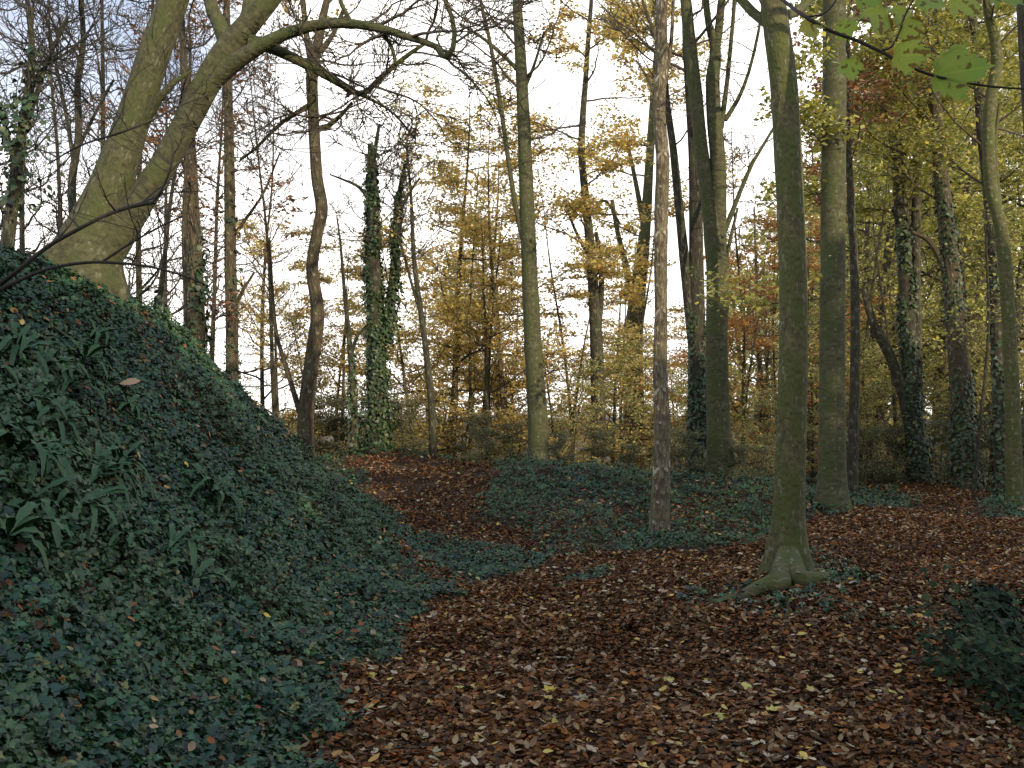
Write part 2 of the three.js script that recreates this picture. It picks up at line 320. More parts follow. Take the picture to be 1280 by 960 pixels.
  for (let k = 0; k < 170; k++) {
    const d = 4 + 12 * r(), x = (r() * 2 - 1) * 0.55 * d, a = r() * 6.283, len = 0.08 + 0.3 * r() * r(), p = [];
    for (let i = 0; i < 4; i++) { const t = i / 3 * len, xx = x + Math.cos(a + i * 0.12) * t, dd = d + Math.sin(a + i * 0.12) * t; p.push(onGround(xx, dd, 0.03 + 0.025 * r())); }
    sticks.add(p, [0.004, 0.0035, 0.003, 0.002], 4);
  }
  part('twigs', sticks.geo(), M.twig, lo, 'stuff');
  const io = new THREE.Group(); io.name = 'ground_ivy'; scene.add(io); tag(io, 'dark green ivy leaves covering the bank and the mound', 'ivy', null, 'stuff');
  iv.forEach((l, k) => leaves('ivy_layer', ivyKinds[k], M.groundIvy, l, io));
}

// ------------------------------------------------------------------ trees
// a wandering branch with side branches; fills tubes (by level) and collects places for leaves
function grow(r, o, p, dir, len, rad, level) {
  const n = level === 0 ? 9 : level === 1 ? 6 : 4, pts = [p.clone()], rads = [rad], dirs = [dir.clone()], d = dir.clone(), step = len / n;
  for (let k = 1; k <= n; k++) {
    const w = o.wander * (level ? 1.15 : 1);
    d.x += (r() - 0.5) * w; d.y += (r() - 0.5) * w + o.lift * (level ? 0.6 : 1); d.z += (r() - 0.5) * w; d.normalize();
    pts.push(pts[k - 1].clone().addScaledVector(d, step)); rads.push(Math.max(o.thin, rad * (1 - 0.78 * k / n))); dirs.push(d.clone());
  }
  (rad > o.bold ? o.limbs : o.twigs).add(pts, rads, rad > 0.05 ? 7 : rad > 0.02 ? 5 : 3);
  if (level < o.levels) {
    const count = Math.round(o.fork[level] * (0.7 + 0.6 * r()));
    for (let c = 0; c < count; c++) {
      const t = 0.18 + 0.82 * (c + r()) / count, f = Math.min(n - 0.01, t * n), i = Math.floor(f), q = pts[i].clone().lerp(pts[i + 1], f - i);
      const a = r() * 6.283, side = V(Math.cos(a), (r() - 0.35) * o.sideUp, Math.sin(a)), nd = dirs[i].clone().multiplyScalar(o.forward).add(side.multiplyScalar(0.85)).normalize();
      grow(r, o, q, nd, len * (0.34 + 0.3 * r()) * (1.15 - 0.5 * t), Math.max(o.thin, mix(rads[i], rads[i + 1], f - i) * 0.6), level + 1);
    }
  }
  if (level >= o.levels - 1 && o.leafPer) for (let k = 1; k <= n; k++) if (r() < o.leafShare) o.tips.push(pts[k]);
}
function sprayLeaves(r, o, tips, per, palette, size, spread, flat) {
  const out = [];
  for (const t of tips) {
    const tone = r();
    for (let k = 0; k < per; k++) {
      const a = r() * 6.283, q = Math.sqrt(r()) * spread;
      const c = pick(r, palette).multiplyScalar(0.8 + 0.4 * tone);
      out.push({ p: V(t.x + Math.cos(a) * q, t.y + (r() - 0.6) * spread * flat, t.z + Math.sin(a) * q), up: tilted(r, V(0, 1, 0), 0.75), turn: r() * 6.283, size: size * (0.7 + 0.6 * r()), color: c });
    }
  }
  return out;
}
const branchy = (extra) => ({ wander: 0.45, lift: 0.05, thin: 0.006, bold: 0.03, levels: 2, fork: [6, 5, 4], sideUp: 0.9, forward: 0.9, leafPer: 0, leafShare: 0.8, limbs: new Tubes(), twigs: new Tubes(), tips: [], ...extra });
function ivySleeve(r, pts, rads, y0, y1, per, bulk, parent, size = 0.075) {
  const out = [];
  for (let k = 0; k < pts.length - 1; k++) {
    const len = pts[k].distanceTo(pts[k + 1]), n = Math.round(per * len);
    for (let c = 0; c < n; c++) {
      const t = r(), p = pts[k].clone().lerp(pts[k + 1], t);
      if (p.y < y0 || p.y > y1) continue;
      const a0 = r() * 6.283, n1 = fbm(p.x * 3 + Math.cos(a0) * 0.9, p.y * 1.1, p.z * 3 + Math.sin(a0) * 0.9 + 4, 3), high = (p.y - y0) / (y1 - y0 + 0.01);
      if (n1 < 0.30 + 0.16 * high || (high > 0.8 && r() < (high - 0.8) * 5)) continue;
      const thick = bulk * (0.15 + 3.6 * Math.max(0, n1 - 0.34)) * (1.15 - 0.7 * high);
      const a = a0, nx = Math.cos(a), nz = Math.sin(a), q = mix(rads[k], rads[k + 1], t) + Math.pow(r(), 1.6) * thick;
      p.x += nx * q; p.z += nz * q; p.y += (r() - 0.5) * 0.06;
      out.push({ p, up: tilted(r, V(nx, 0.55, nz), 0.5), turn: r() * 6.283, size: size * (0.5 + 0.9 * r()), color: pick(r, [[0.024, 0.055, 0.022], [0.035, 0.075, 0.028], [0.05, 0.085, 0.03], [0.018, 0.04, 0.018], [0.07, 0.09, 0.03]]) });
    }
  }
  if (out.length) leaves('ivy', LEAF.ivyPlain, M.ivy, out, parent);
}
// A tree traced from the photograph. stems: lists of [px, py, width in px, optional depth change] at depth d; the first stem stands on the ground.
function tree(name, label, o) {
  const r = rng(o.seed), m = o.bark ?? M.smooth, d = o.d;
  const wpx = (w, dd) => w * dd / FOCAL / 2;
  const trace = (list, grounded) => list.map(([px, py, w, dz = 0], k) => {
    const dd = d + dz, p = at(px, py, dd);
    if (!k && grounded) p.y = Math.min(p.y, ground(p.x, dd) - 0.12);
    return [p, wpx(w, dd)];
  });
  const first = trace(o.stems[0], true), foot = onGround(first[0][0].x, -first[0][0].z);
  const root = thing(name, label, 'tree', foot, o.group);
  const local = (l) => l.map(([p, w]) => [p.clone().sub(foot), w]);
  const limbs = new Tubes(), twigs = new Tubes(), tips = [], crown = branchy({ limbs, twigs, tips, ...(o.branch ?? {}) });
  o.stems.forEach((stem, si) => {
    let list = local(trace(stem, si === 0 || stem.grounded));
    if (o.rise && (o.riseStems ?? [0]).includes(si)) {      // the stem goes on above the picture
      const [p, w] = list[list.length - 1], q = list[list.length - 2][0], dir = p.clone().sub(q).normalize(), up = o.rise;
      dir.y = Math.max(dir.y, 0.85);
      const steps = 4;
      for (let k = 1; k <= steps; k++) list.push([p.clone().addScaledVector(dir, up * k / steps).add(V((r() - 0.5) * 0.4, 0, (r() - 0.5) * 0.4)), Math.max(0.012, w * (1 - 0.85 * k / steps))]);
    }
    let len = 0; for (let k = 1; k < list.length; k++) len += list[k][0].distanceTo(list[k - 1][0]);
    const big = list[0][1] > 0.06, n = Math.max(8, Math.min(90, Math.round(len * (big ? 6 : 4))));
    const [pts, rads] = smoothPath(list, n);
    if (si === 0 && o.flare) for (let k = 0; k < n; k++) rads[k] *= 1 + o.flare * Math.exp(-Math.max(0, pts[k].y) / (o.flareHigh ?? 0.22));
    const lump = lumpy(o.seed * 1.37 + si, o.lump ?? 0.10), shape = (a, k, p) => {
      let q = lump(a, k, p);
      if (si === 0 && o.toes) q *= 1 + o.toes * Math.exp(-Math.max(0, p.y) / 0.3) * Math.cos(a * 5 + o.seed + Math.sin(a * 2));
      return q;
    };
    part(si === 0 ? 'trunk' : list[0][1] > 0.035 ? 'limb' : 'branch', new Tubes().add(pts, rads, list[0][1] > 0.12 ? 20 : list[0][1] > 0.05 ? 12 : 7, shape, true).geo(true), stem.bark ?? m, root);
    for (const b of (o.sprout ?? []).filter((s) => (s.stem ?? 0) === si)) {
      for (let c = 0; c < b.n; c++) {
        const t = mix(b.from, b.to, (c + r()) / b.n), f = Math.min(n - 1.01, t * (n - 1)), i = Math.floor(f), p = pts[i].clone().lerp(pts[i + 1], f - i);
        const a = b.az !== undefined ? b.az + (r() - 0.5) * (b.fan ?? 2) : r() * 6.283, e = mix(b.up?.[0] ?? 0.1, b.up?.[1] ?? 1.0, r());
        grow(r, { ...crown, ...(b.opt ?? {}) }, p, V(Math.cos(a), e, Math.sin(a)).normalize(), b.len * (0.6 + 0.7 * r()) * (1 - 0.35 * (t - b.from) / Math.max(0.01, b.to - b.from)), Math.min(rads[i] * 0.55, b.rad ?? 0.03), b.level ?? 0);
      }
    }
    for (const v of (o.ivy ?? []).filter((s) => (s.stem ?? 0) === si)) ivySleeve(r, pts, rads, v.from, v.to, v.per, v.bulk, root, v.size);
  });
  if (!limbs.empty) part('branches', limbs.geo(), m, root, 'stuff');
  if (!twigs.empty) part('twigs', twigs.geo(), o.twig ?? M.twig, root, 'stuff');
  if (o.foliage && tips.length) { const f = o.foliage; leaves('foliage', LEAF.small, M.leaf, sprayLeaves(r, o, tips, f.per, PAL[f.colour], f.size ?? 0.1, f.spread ?? 0.35, f.flat ?? 0.3), root); }
  (o.more ?? (() => {}))(root, foot, r);
  return root;
}

// the great beech on the bank
tree('beech_tree', 'massive grey twin-stemmed beech leaning from the top of the ivy bank', {
  seed: 5, d: 10.6, bark: M.beech, lump: 0.07, flare: 0.35, flareHigh: 0.35, toes: 0.12, rise: 5, riseStems: [0, 1, 3, 4],
  stems: [
    [[96, 372, 88], [106, 330, 75], [120, 285, 64], [138, 235, 52], [156, 180, 44], [176, 120, 41], [197, 55, 39], [218, -5, 36]],
    [[112, 345, 50], [142, 298, 50, 0], [174, 253, 37, -0.05], [205, 205, 33, -0.1], [232, 155, 33, -0.15], [255, 110, 33, -0.2], [280, 68, 34, -0.25], [312, 28, 29, -0.3], [345, -10, 23, -0.35]],
    [[262, 104, 26, -0.2], [290, 80, 24, -0.3], [318, 62, 19, -0.4], [350, 45, 16, -0.5], [400, 30, 14, -0.6], [445, 30, 12, -0.7], [485, 38, 11, -0.8], [515, 48, 9, -0.85], [545, 58, 8, -0.9], [556, 72, 8, -0.92], [567, 58, 7, -0.95], [566, 25, 6, -0.95], [556, 0, 6, -0.95], [540, -40, 4, -0.95]],
    [[286, 62, 24, -0.25], [276, 35, 19, -0.2], [265, 10, 17, -0.15], [258, -20, 15, -0.1]],
    [[296, 48, 22, -0.25], [310, 25, 22, -0.1], [316, -10, 20, 0.1]],
    [[310, 50, 17, -0.3], [335, 58, 15, -0.25], [370, 74, 13, -0.2], [405, 92, 12, -0.1], [438, 112, 9, 0], [452, 118, 8, 0.05], [475, 98, 7, 0.1], [505, 72, 6, 0.1], [535, 52, 4, 0.1]],
    [[384, 80, 11, -0.15], [392, 110, 10, -0.1], [388, 135, 9, 0], [398, 162, 9, 0.1], [420, 150, 6, 0.15], [440, 128, 4, 0.2]],
    [[176, 160, 16, 0], [190, 136, 13, -0.1], [204, 116, 10, -0.2], [222, 100, 6, -0.25], [240, 88, 3, -0.25]],
    [[388, 130, 7, 0], [350, 155, 5, 0.1], [320, 185, 4, 0.2], [300, 200, 3, 0.3]],
    [[475, 37, 6, -0.75], [490, 60, 5, -0.7], [494, 80, 4, -0.7]],
    [[440, 30, 6, -0.7], [425, 0, 6, -0.7], [420, -40, 5, -0.7]],
    [[452, 118, 5, 0.05], [490, 140, 3, 0.1], [520, 175, 2.4, 0.2]],
  ],
  branch: { wander: 0.6, lift: 0.03, thin: 0.0045, fork: [7, 6, 4], levels: 2 },
  sprout: [
    { stem: 2, from: 0.36, to: 1, n: 13, len: 1.4, rad: 0.02, level: 0, up: [-0.6, 0.7] },
    { stem: 5, from: 0.25, to: 1, n: 12, len: 1.3, rad: 0.018, level: 0, up: [-0.7, 0.7] },
    { stem: 6, from: 0.3, to: 1, n: 7, len: 1.2, rad: 0.014, level: 0, up: [-0.7, 0.5] },
    { stem: 8, from: 0.3, to: 1, n: 9, len: 0.9, rad: 0.010, level: 1, up: [-0.7, 0.5] },
    { stem: 11, from: 0.3, to: 1, n: 5, len: 0.5, rad: 0.008, level: 1, up: [-0.7, 0.5] },
    { stem: 9, from: 0.3, to: 1, n: 3, len: 0.5, rad: 0.01, level: 1, up: [-0.7, 0.5] },
    { stem: 7, from: 0.5, to: 1, n: 3, len: 0.5, rad: 0.01, level: 1 },
    { stem: 0, from: 0.62, to: 1, n: 14, len: 4.2, rad: 0.07, up: [0.2, 1.2] },
    { stem: 1, from: 0.7, to: 1, n: 10, len: 3.4, rad: 0.05, up: [0.2, 1.2] },
    { stem: 0, from: 0.3, to: 0.55, n: 4, len: 1.2, rad: 0.016, az: 3.4, up: [-0.1, 0.6], level: 1 },
  ],
});

// near trunk on the leaf litter
tree('maple_tree', 'slender straight olive-grey trunk with spreading mossy root on the leaf litter', {
  seed: 9, d: 9.4, bark: M.smooth, lump: 0.05, flare: 0.55, flareHigh: 0.24, toes: 0.14, rise: 7,
  stems: [[[985, 745, 50], [984, 700, 44], [986, 640, 38], [990, 520, 37], [992, 400, 35], [990, 300, 34], [985, 200, 35], [979, 100, 34], [972, 45, 33], [965, -5, 31]]],
  sprout: [{ from: 0.62, to: 1, n: 16, len: 3.2, rad: 0.05, up: [0.2, 1.1] }],
  more(root, foot, r) {
    const rootPath = (list) => smoothPath(list.map(([px, py, w]) => { const p = groundAt(px, py, 6); return [V(p.x - foot.x, ground(p.x, -p.z) - foot.y + w * 0.75, p.z - foot.z), w]; }), 20);
    for (const [list, m] of [[[[974, 741, 0.10], [955, 743, 0.075], [930, 750, 0.05], [902, 757, 0.034], [868, 762, 0.018]], M.smooth], [[[998, 737, 0.09], [1015, 733, 0.07], [1034, 726, 0.045], [1054, 719, 0.022]], M.smooth]]) {
      const [p, q] = rootPath(list); p.unshift(V(0, 0.30, 0)); q.unshift(0.06); part('root', new Tubes().add(p, q, 10, lumpy(4, 0.18, 5), true).geo(true), m, root);
    }
  },
});
tree('beech_tree', 'straight smooth grey-green trunk on the edge of the ivy beside the leafy path', {
  seed: 14, d: 15.3, bark: M.beech, lump: 0.03, flare: 0.35, flareHigh: 0.3, toes: 0.08, rise: 7,
  stems: [[[1038, 657, 40], [1040, 600, 33], [1040, 500, 31.5], [1041, 350, 31], [1042, 200, 30], [1043, 100, 29.5], [1043, -5, 28]]],
  branch: { leafPer: 1, leafShare: 0.6 }, foliage: { per: 5, colour: 'olive', size: 0.1, spread: 0.35 },
  sprout: [{ from: 0.55, to: 1, n: 18, len: 3.6, rad: 0.05, up: [0.1, 1] }, { from: 0.28, to: 0.5, n: 4, len: 1.6, rad: 0.016, up: [-0.3, 0.3], az: 3.0, fan: 1.5 }],
});
tree('dead_tree', 'pale thin trunk with peeling scarred bark standing in the ivy mound', {
  seed: 21, d: 13.4, bark: M.snag, lump: 0.16, flare: 0.2, rise: 4,
  stems: [[[824, 655, 24], [826, 600, 22], [828, 540, 21], [825, 470, 18], [826, 390, 17], [826, 300, 17.5], [828, 200, 17], [824, 140, 15.5], [827, 70, 15], [827, -5, 13]],
    [[826, 70, 7], [818, 40, 5], [808, 15, 4], [800, -10, 3]], [[829, 110, 6], [838, 60, 5], [842, 0, 4]], [[822, 130, 4], [808, 95, 3.4], [795, 75, 2.6]]],
  sprout: [{ from: 0.75, to: 1, n: 7, len: 1.4, rad: 0.016, up: [0.3, 1.2] }, { from: 0.4, to: 0.7, n: 4, len: 0.6, rad: 0.009, up: [-0.2, 0.8], level: 1 }],
});
tree('beech_tree', 'stout forked trunk with many rising stems behind the ivy mound', {
  seed: 27, d: 17.6, bark: M.beech, lump: 0.07, flare: 0.3, flareHigh: 0.3, rise: 5, riseStems: [0, 1, 2, 4],
  stems: [
    [[902, 590, 36], [898, 520, 29], [896, 430, 28], [897, 350, 28], [893, 300, 26], [884, 240, 18], [876, 180, 17], [870, 120, 17], [862, 50, 16], [856, -8, 14]],
    [[897, 330, 22], [898, 270, 20], [898, 210, 20], [893, 150, 19], [891, 100, 18], [894, 60, 14], [886, 30, 9], [882, -5, 8]],
    [[893, 70, 12], [898, 40, 11], [903, -5, 10]],
    [[901, 300, 8], [914, 268, 6.5], [925, 240, 5.5], [940, 205, 5], [955, 180, 4], [970, 155, 3]],
    [[901, 160, 8], [908, 110, 6], [914, 50, 5.5], [918, -5, 5]],
    [[906, 150, 7], [922, 125, 5.5], [936, 90, 4.5], [948, 40, 4], [955, -5, 3]],
    [[904, 340, 6], [915, 290, 4.5], [922, 260, 3]],
  ],
  sprout: [{ stem: 0, from: 0.55, to: 1, n: 12, len: 2.6, rad: 0.03, up: [0.3, 1.2] }, { stem: 1, from: 0.7, to: 1, n: 8, len: 2, rad: 0.03, up: [0.3, 1.2] }, { stem: 3, from: 0.3, to: 1, n: 8, len: 0.9, rad: 0.012, level: 1 }, { stem: 5, from: 0.2, to: 1, n: 8, len: 0.9, rad: 0.012, level: 1 }],
});
tree('ash_tree', 'dark ivy-footed trunk with two leaning stems beside the stout forked trunk', {
  seed: 31, d: 18.6, bark: M.dark, lump: 0.08, flare: 0.2, rise: 5, riseStems: [0, 1],
  stems: [
    [[876, 582, 30], [872, 500, 24], [871, 400, 21], [870, 300, 18], [868, 200, 15], [862, 100, 13], [858, 40, 11]],
    [[874, 500, 15], [866, 420, 15], [856, 330, 13], [848, 250, 11], [842, 190, 10], [834, 130, 8], [828, 60, 7]],
  ],
  ivy: [{ from: 0, to: 3.4, per: 800, bulk: 0.09, size: 0.06 }],
  sprout: [{ stem: 0, from: 0.5, to: 1, n: 9, len: 2, rad: 0.025 }, { stem: 1, from: 0.4, to: 1, n: 10, len: 1.7, rad: 0.02 }],
});
tree('ash_tree', 'tall straight grey trunk rising from the crest behind the ivy mound', {
  seed: 40, d: 19.4, bark: M.beech, lump: 0.06, flare: 0.3, rise: 6,
  stems: [
    [[674, 588, 27], [672, 520, 25], [666, 430, 22], [662, 340, 20], [658, 240, 18.5], [654, 140, 16], [650, 60, 14], [646, -5, 12]],
    [[661, 330, 7], [645, 260, 6.5], [634, 190, 6], [624, 120, 6], [612, 50, 5], [598, -10, 4]],
    [[654, 95, 6], [630, 70, 5], [600, 45, 4], [575, 30, 3]], [[656, 110, 5], [668, 80, 4], [680, 40, 3]],
  ],
  branch: { thin: 0.006, wander: 0.5 },
  sprout: [{ stem: 0, from: 0.42, to: 1, n: 16, len: 2.2, rad: 0.026, up: [0.3, 1.2] }, { stem: 1, from: 0.3, to: 1, n: 9, len: 1.3, rad: 0.014, level: 1 }, { stem: 2, from: 0.3, to: 1, n: 6, len: 1, rad: 0.01, level: 1 }],
});
tree('ash_tree', 'crooked bare brown trunk standing beyond the end of the bank', {
  seed: 46, d: 18, bark: M.ash, lump: 0.07, flare: 0.25, rise: 3,
  stems: [
    [[384, 562, 22], [382, 520, 20], [390, 450, 19], [397, 390, 17], [390, 335, 15], [397, 290, 15], [402, 262, 16], [396, 220, 15], [392, 150, 14], [390, 95, 15], [396, 60, 13], [404, 20, 10], [410, -10, 8]],
    [[380, 530, 9], [370, 500, 7], [358, 460, 6], [346, 420, 5], [340, 360, 4], [336, 300, 3]],
    [[392, 90, 10], [384, 50, 8], [378, 0, 7], [372, -30, 5]], [[400, 65, 9], [415, 45, 6], [430, 10, 5]],
  ],
  sprout: [{ stem: 0, from: 0.6, to: 1, n: 13, len: 1.6, rad: 0.022 }, { stem: 1, from: 0.3, to: 1, n: 9, len: 0.9, rad: 0.01, level: 1 }, { stem: 0, from: 0.15, to: 0.5, n: 3, len: 1.0, rad: 0.008, level: 1, up: [-0.2, 0.4] }],
  branch: { leafPer: 1, leafShare: 0.10 }, foliage: { per: 4, colour: 'gold', size: 0.09, spread: 0.22 },
});
tree('ivy_tree', 'dead double trunk thickly clad in green ivy with broken tops', {
  seed: 52, d: 21, bark: M.dark, lump: 0.1, flare: 0.2,
  stems: [
    [[474, 565, 26], [472, 480, 24], [468, 380, 20], [466, 280, 16], [464, 210, 11], [463, 180, 7]],
    [[484, 430, 12], [490, 370, 11], [494, 300, 9], [498, 250, 7], [506, 205, 4]],
    [[466, 260, 6], [450, 235, 4], [430, 225, 3], [412, 218, 2]], [[465, 215, 6], [470, 180, 5], [474, 155, 4]], [[496, 270, 5], [512, 240, 4], [525, 222, 2.4]],
  ],
  ivy: [{ from: -0.2, to: 6.6, per: 1300, bulk: 0.17, size: 0.06 }, { stem: 1, from: 2, to: 6.0, per: 700, bulk: 0.16, size: 0.065 }],
  sprout: [{ stem: 0, from: 0.45, to: 1, n: 20, len: 1.7, rad: 0.018, up: [0, 1] }, { stem: 1, from: 0.3, to: 1, n: 14, len: 1.4, rad: 0.016, up: [0, 1] }, { stem: 2, from: 0.3, to: 1, n: 6, len: 0.8, rad: 0.01, level: 1 }],
});
tree('ash_sapling', 'thin dark ivy-wrapped stem beside the dead double trunk', {
  seed: 58, d: 20, bark: M.dark, lump: 0.08,
  stems: [[[444, 560, 10], [442, 500, 9], [437, 430, 7], [431, 370, 5], [425, 300, 3], [421, 270, 2]], [[440, 440, 5], [447, 420, 4], [460, 405, 3]]],
  ivy: [{ from: 0, to: 2.2, per: 160, bulk: 0.06, size: 0.08 }],
  sprout: [{ from: 0.5, to: 1, n: 6, len: 0.7, rad: 0.01, level: 1 }],
});
tree('ash_sapling', 'slim leaning grey stem on the hump beyond the path', {
  seed: 61, d: 20.6, bark: M.dark, lump: 0.06, rise: 1.5,
  stems: [[[541, 572, 11], [540, 520, 9], [534, 450, 8], [526, 390, 7], [518, 330, 6], [514, 250, 4], [510, 200, 3]], [[527, 395, 5], [516, 360, 4], [505, 320, 3], [496, 290, 2]]],
  sprout: [{ from: 0.4, to: 1, n: 14, len: 1.0, rad: 0.012, level: 1 }],
  branch: { leafPer: 1, leafShare: 0.2 }, foliage: { per: 4, colour: 'gold', size: 0.09, spread: 0.25 },
});
tree('beech_tree', 'dark golden-leaved trunk with an upright leader beyond the crest', {
  seed: 66, d: 24.5, bark: M.dark, lump: 0.08, rise: 3, riseStems: [0],
  stems: [
    [[748, 590, 20], [747, 480, 18], [744, 400, 15], [738, 310, 12], [731, 240, 10], [727, 180, 9], [732, 100, 7], [736, 40, 6], [739, -5, 5]],
    [[747, 430, 8], [752, 340, 7], [745, 290, 5]], [[742, 330, 6], [720, 290, 4], [705, 250, 3]], [[735, 270, 5], [755, 250, 4], [775, 280, 3]],
  ],
  branch: { wander: 0.4, leafPer: 1, leafShare: 0.75, lift: 0.01 }, foliage: { per: 5, colour: 'gold', size: 0.10, spread: 0.3, flat: 0.2 },
  sprout: [{ from: 0.2, to: 0.62, n: 16, len: 2.2, rad: 0.026, up: [-0.1, 0.6] }, { from: 0.6, to: 1, n: 8, len: 1.1, rad: 0.014, level: 1, opt: { leafPer: 0 } }],
});
tree('beech_tree', 'pale thick trunk standing far back beside the scarred dead trunk', {
  seed: 72, d: 31, bark: M.beech, lump: 0.08, rise: 3,
  stems: [[[792, 590, 28], [792, 500, 26], [792, 420, 24], [798, 360, 20], [806, 290, 14], [812, 200, 11], [818, 100, 8], [822, 40, 6]], [[794, 400, 12], [784, 340, 9], [772, 290, 6], [765, 250, 5]], [[806, 290, 8], [795, 230, 6], [785, 180, 4]]],
  branch: { leafPer: 1, leafShare: 0.7 }, foliage: { per: 5, colour: 'gold', size: 0.12, spread: 0.4, flat: 0.2 },
  sprout: [{ from: 0.25, to: 0.7, n: 12, len: 2.6, rad: 0.03, up: [-0.1, 0.6] }, { from: 0.7, to: 1, n: 8, len: 1.6, rad: 0.02 }],
});
// trunks behind the bank on the left
tree('oak_tree', 'upright trunk with ivy and browned leaves behind the bank, beside the great beech', {
  seed: 77, d: 16.5, bark: M.ash, lump: 0.08, rise: 4,
  stems: [[[246, 470, 22], [246, 400, 20], [243, 320, 19], [240, 250, 17], [238, 190, 14], [232, 120, 11], [228, 40, 8], [226, -10, 6]]],
  ivy: [{ from: 0, to: 3.6, per: 300, bulk: 0.14, size: 0.085 }],
  sprout: [{ from: 0.2, to: 1, n: 20, len: 1.6, rad: 0.02 }], branch: { leafPer: 1, leafShare: 0.12, wander: 0.6 }, foliage: { per: 4, colour: 'rust', size: 0.09, spread: 0.25 },
});
tree('oak_tree', 'rough slender trunk with bristling twigs behind the falling edge of the bank', {
  seed: 81, d: 17.5, bark: M.ash, lump: 0.10, rise: 4,
  stems: [[[291, 500, 18], [290, 420, 16], [288, 330, 15], [287, 240, 14], [286, 160, 12], [285, 80, 10], [284, -10, 8]], [[290, 400, 6], [300, 370, 4], [318, 340, 3]], [[288, 300, 6], [310, 270, 4], [330, 240, 3], [350, 190, 2]]],
  ivy: [{ from: 0, to: 5.5, per: 60, bulk: 0.10, size: 0.08 }],
  sprout: [{ from: 0.12, to: 1, n: 30, len: 1.4, rad: 0.016, up: [-0.3, 0.8] }], branch: { leafPer: 1, leafShare: 0.16, wander: 0.6 }, foliage: { per: 4, colour: 'rust', size: 0.09, spread: 0.25 },
});
tree('ash_sapling', 'thin grey pole between the ivied trunk and the great beech', {
  seed: 84, d: 15.5, bark: M.ash, lump: 0.06, rise: 2,
  stems: [[[232, 460, 7], [232, 380, 6], [230, 300, 6], [232, 220, 5], [236, 150, 4], [238, 60, 3]]],
  sprout: [{ from: 0.4, to: 1, n: 10, len: 0.9, rad: 0.01, level: 1 }],
});
tree('ash_sapling', 'bent thin dark stem just behind the foot of the great beech', {
  seed: 88, d: 14.5, bark: M.dark, lump: 0.06, rise: 2,
  stems: [[[196, 420, 8], [200, 370, 7], [206, 320, 6], [212, 260, 5], [222, 190, 4], [226, 120, 3]]],
  ivy: [{ from: -0.5, to: 1.4, per: 220, bulk: 0.16, size: 0.08 }],
  sprout: [{ from: 0.3, to: 1, n: 12, len: 0.9, rad: 0.01, level: 1 }],
});
tree('hawthorn_tree', 'wavy dark stem rising behind the left stem of the great beech', {
  seed: 91, d: 13, bark: M.dark, lump: 0.06, rise: 3,
  stems: [[[92, 380, 13], [92, 290, 11], [90, 225, 10], [98, 170, 9], [97, 100, 8], [104, 55, 7], [102, -5, 6]], [[94, 215, 6], [84, 150, 5], [72, 90, 4], [60, 30, 3]], [[96, 190, 5], [120, 140, 4], [142, 100, 3]]],
  sprout: [{ from: 0.35, to: 1, n: 16, len: 1.5, rad: 0.016 }, { stem: 1, from: 0.2, to: 1, n: 9, len: 1, rad: 0.01, level: 1 }, { stem: 2, from: 0.3, to: 1, n: 7, len: 0.9, rad: 0.01, level: 1 }],
  branch: { wander: 0.7 }, twig: M.darkTwig,
});
tree('hawthorn_tree', 'dark twiggy thorn tree with ivy clumps at the far end of the bank top', {
  seed: 95, d: 10.2, bark: M.dark, lump: 0.08, rise: 2, twig: M.darkTwig,
  stems: [[[2, 380, 20], [10, 300, 17], [18, 230, 15], [26, 170, 12], [34, 120, 10], [40, 60, 8], [34, 0, 6]], [[26, 180, 8], [45, 120, 6], [62, 70, 5], [85, 20, 4]], [[20, 210, 7], [4, 150, 6], [-12, 100, 5]], [[36, 110, 6], [60, 80, 4], [90, 62, 3], [118, 30, 2.6]]],
  ivy: [{ from: 0.5, to: 2.2, per: 420, bulk: 0.5, size: 0.055 }, { stem: 2, from: 0, to: 2.3, per: 260, bulk: 0.35, size: 0.055 }],
  sprout: [{ from: 0.25, to: 1, n: 12, len: 1.2, rad: 0.014 }, { stem: 1, from: 0.2, to: 1, n: 12, len: 0.9, rad: 0.010, level: 1 }, { stem: 3, from: 0.2, to: 1, n: 10, len: 0.8, rad: 0.009, level: 1 }],
  branch: { wander: 0.8, thin: 0.004 },
});
// trunks along the right side
tree('oak_tree', 'thin dark trunk just behind the straight grey-green one', {
  seed: 99, d: 20.5, bark: M.dark, lump: 0.08, rise: 3,
  stems: [[[1066, 608, 14], [1067, 540, 13], [1069, 440, 12], [1068, 330, 11], [1063, 240, 9], [1060, 160, 7], [1062, 80, 5]]],
  sprout: [{ from: 0.35, to: 1, n: 16, len: 1.8, rad: 0.02 }], branch: { leafPer: 1, leafShare: 0.35 }, foliage: { per: 5, colour: 'rust', size: 0.1, spread: 0.35 },
});
tree('oak_tree', 'ivied pair of trunks leaning apart at the edge of the right-hand wood', {
  seed: 104, d: 24, bark: M.dark, lump: 0.1, rise: 5, flare: 0.2,
  stems: [
    [[1150, 606, 30], [1142, 520, 22], [1136, 430, 20], [1132, 340, 19], [1126, 250, 17], [1118, 160, 15], [1110, 80, 12], [1104, 10, 10]],
    [[1144, 560, 18], [1128, 490, 14], [1110, 440, 13], [1092, 405, 11], [1080, 360, 8]],
    [[1146, 520, 15], [1146, 430, 13], [1144, 330, 13], [1146, 240, 11], [1150, 140, 9], [1156, 40, 7]],
  ],
  ivy: [{ from: -0.2, to: 6.5, per: 600, bulk: 0.14, size: 0.07 }],
  sprout: [{ from: 0.35, to: 1, n: 18, len: 2.6, rad: 0.03, up: [0, 0.8] }, { stem: 2, from: 0.4, to: 1, n: 12, len: 2.2, rad: 0.025, up: [0, 0.8] }],
  branch: { leafPer: 1, leafShare: 0.75 }, foliage: { per: 5, colour: 'olive', size: 0.12, spread: 0.4 },
});
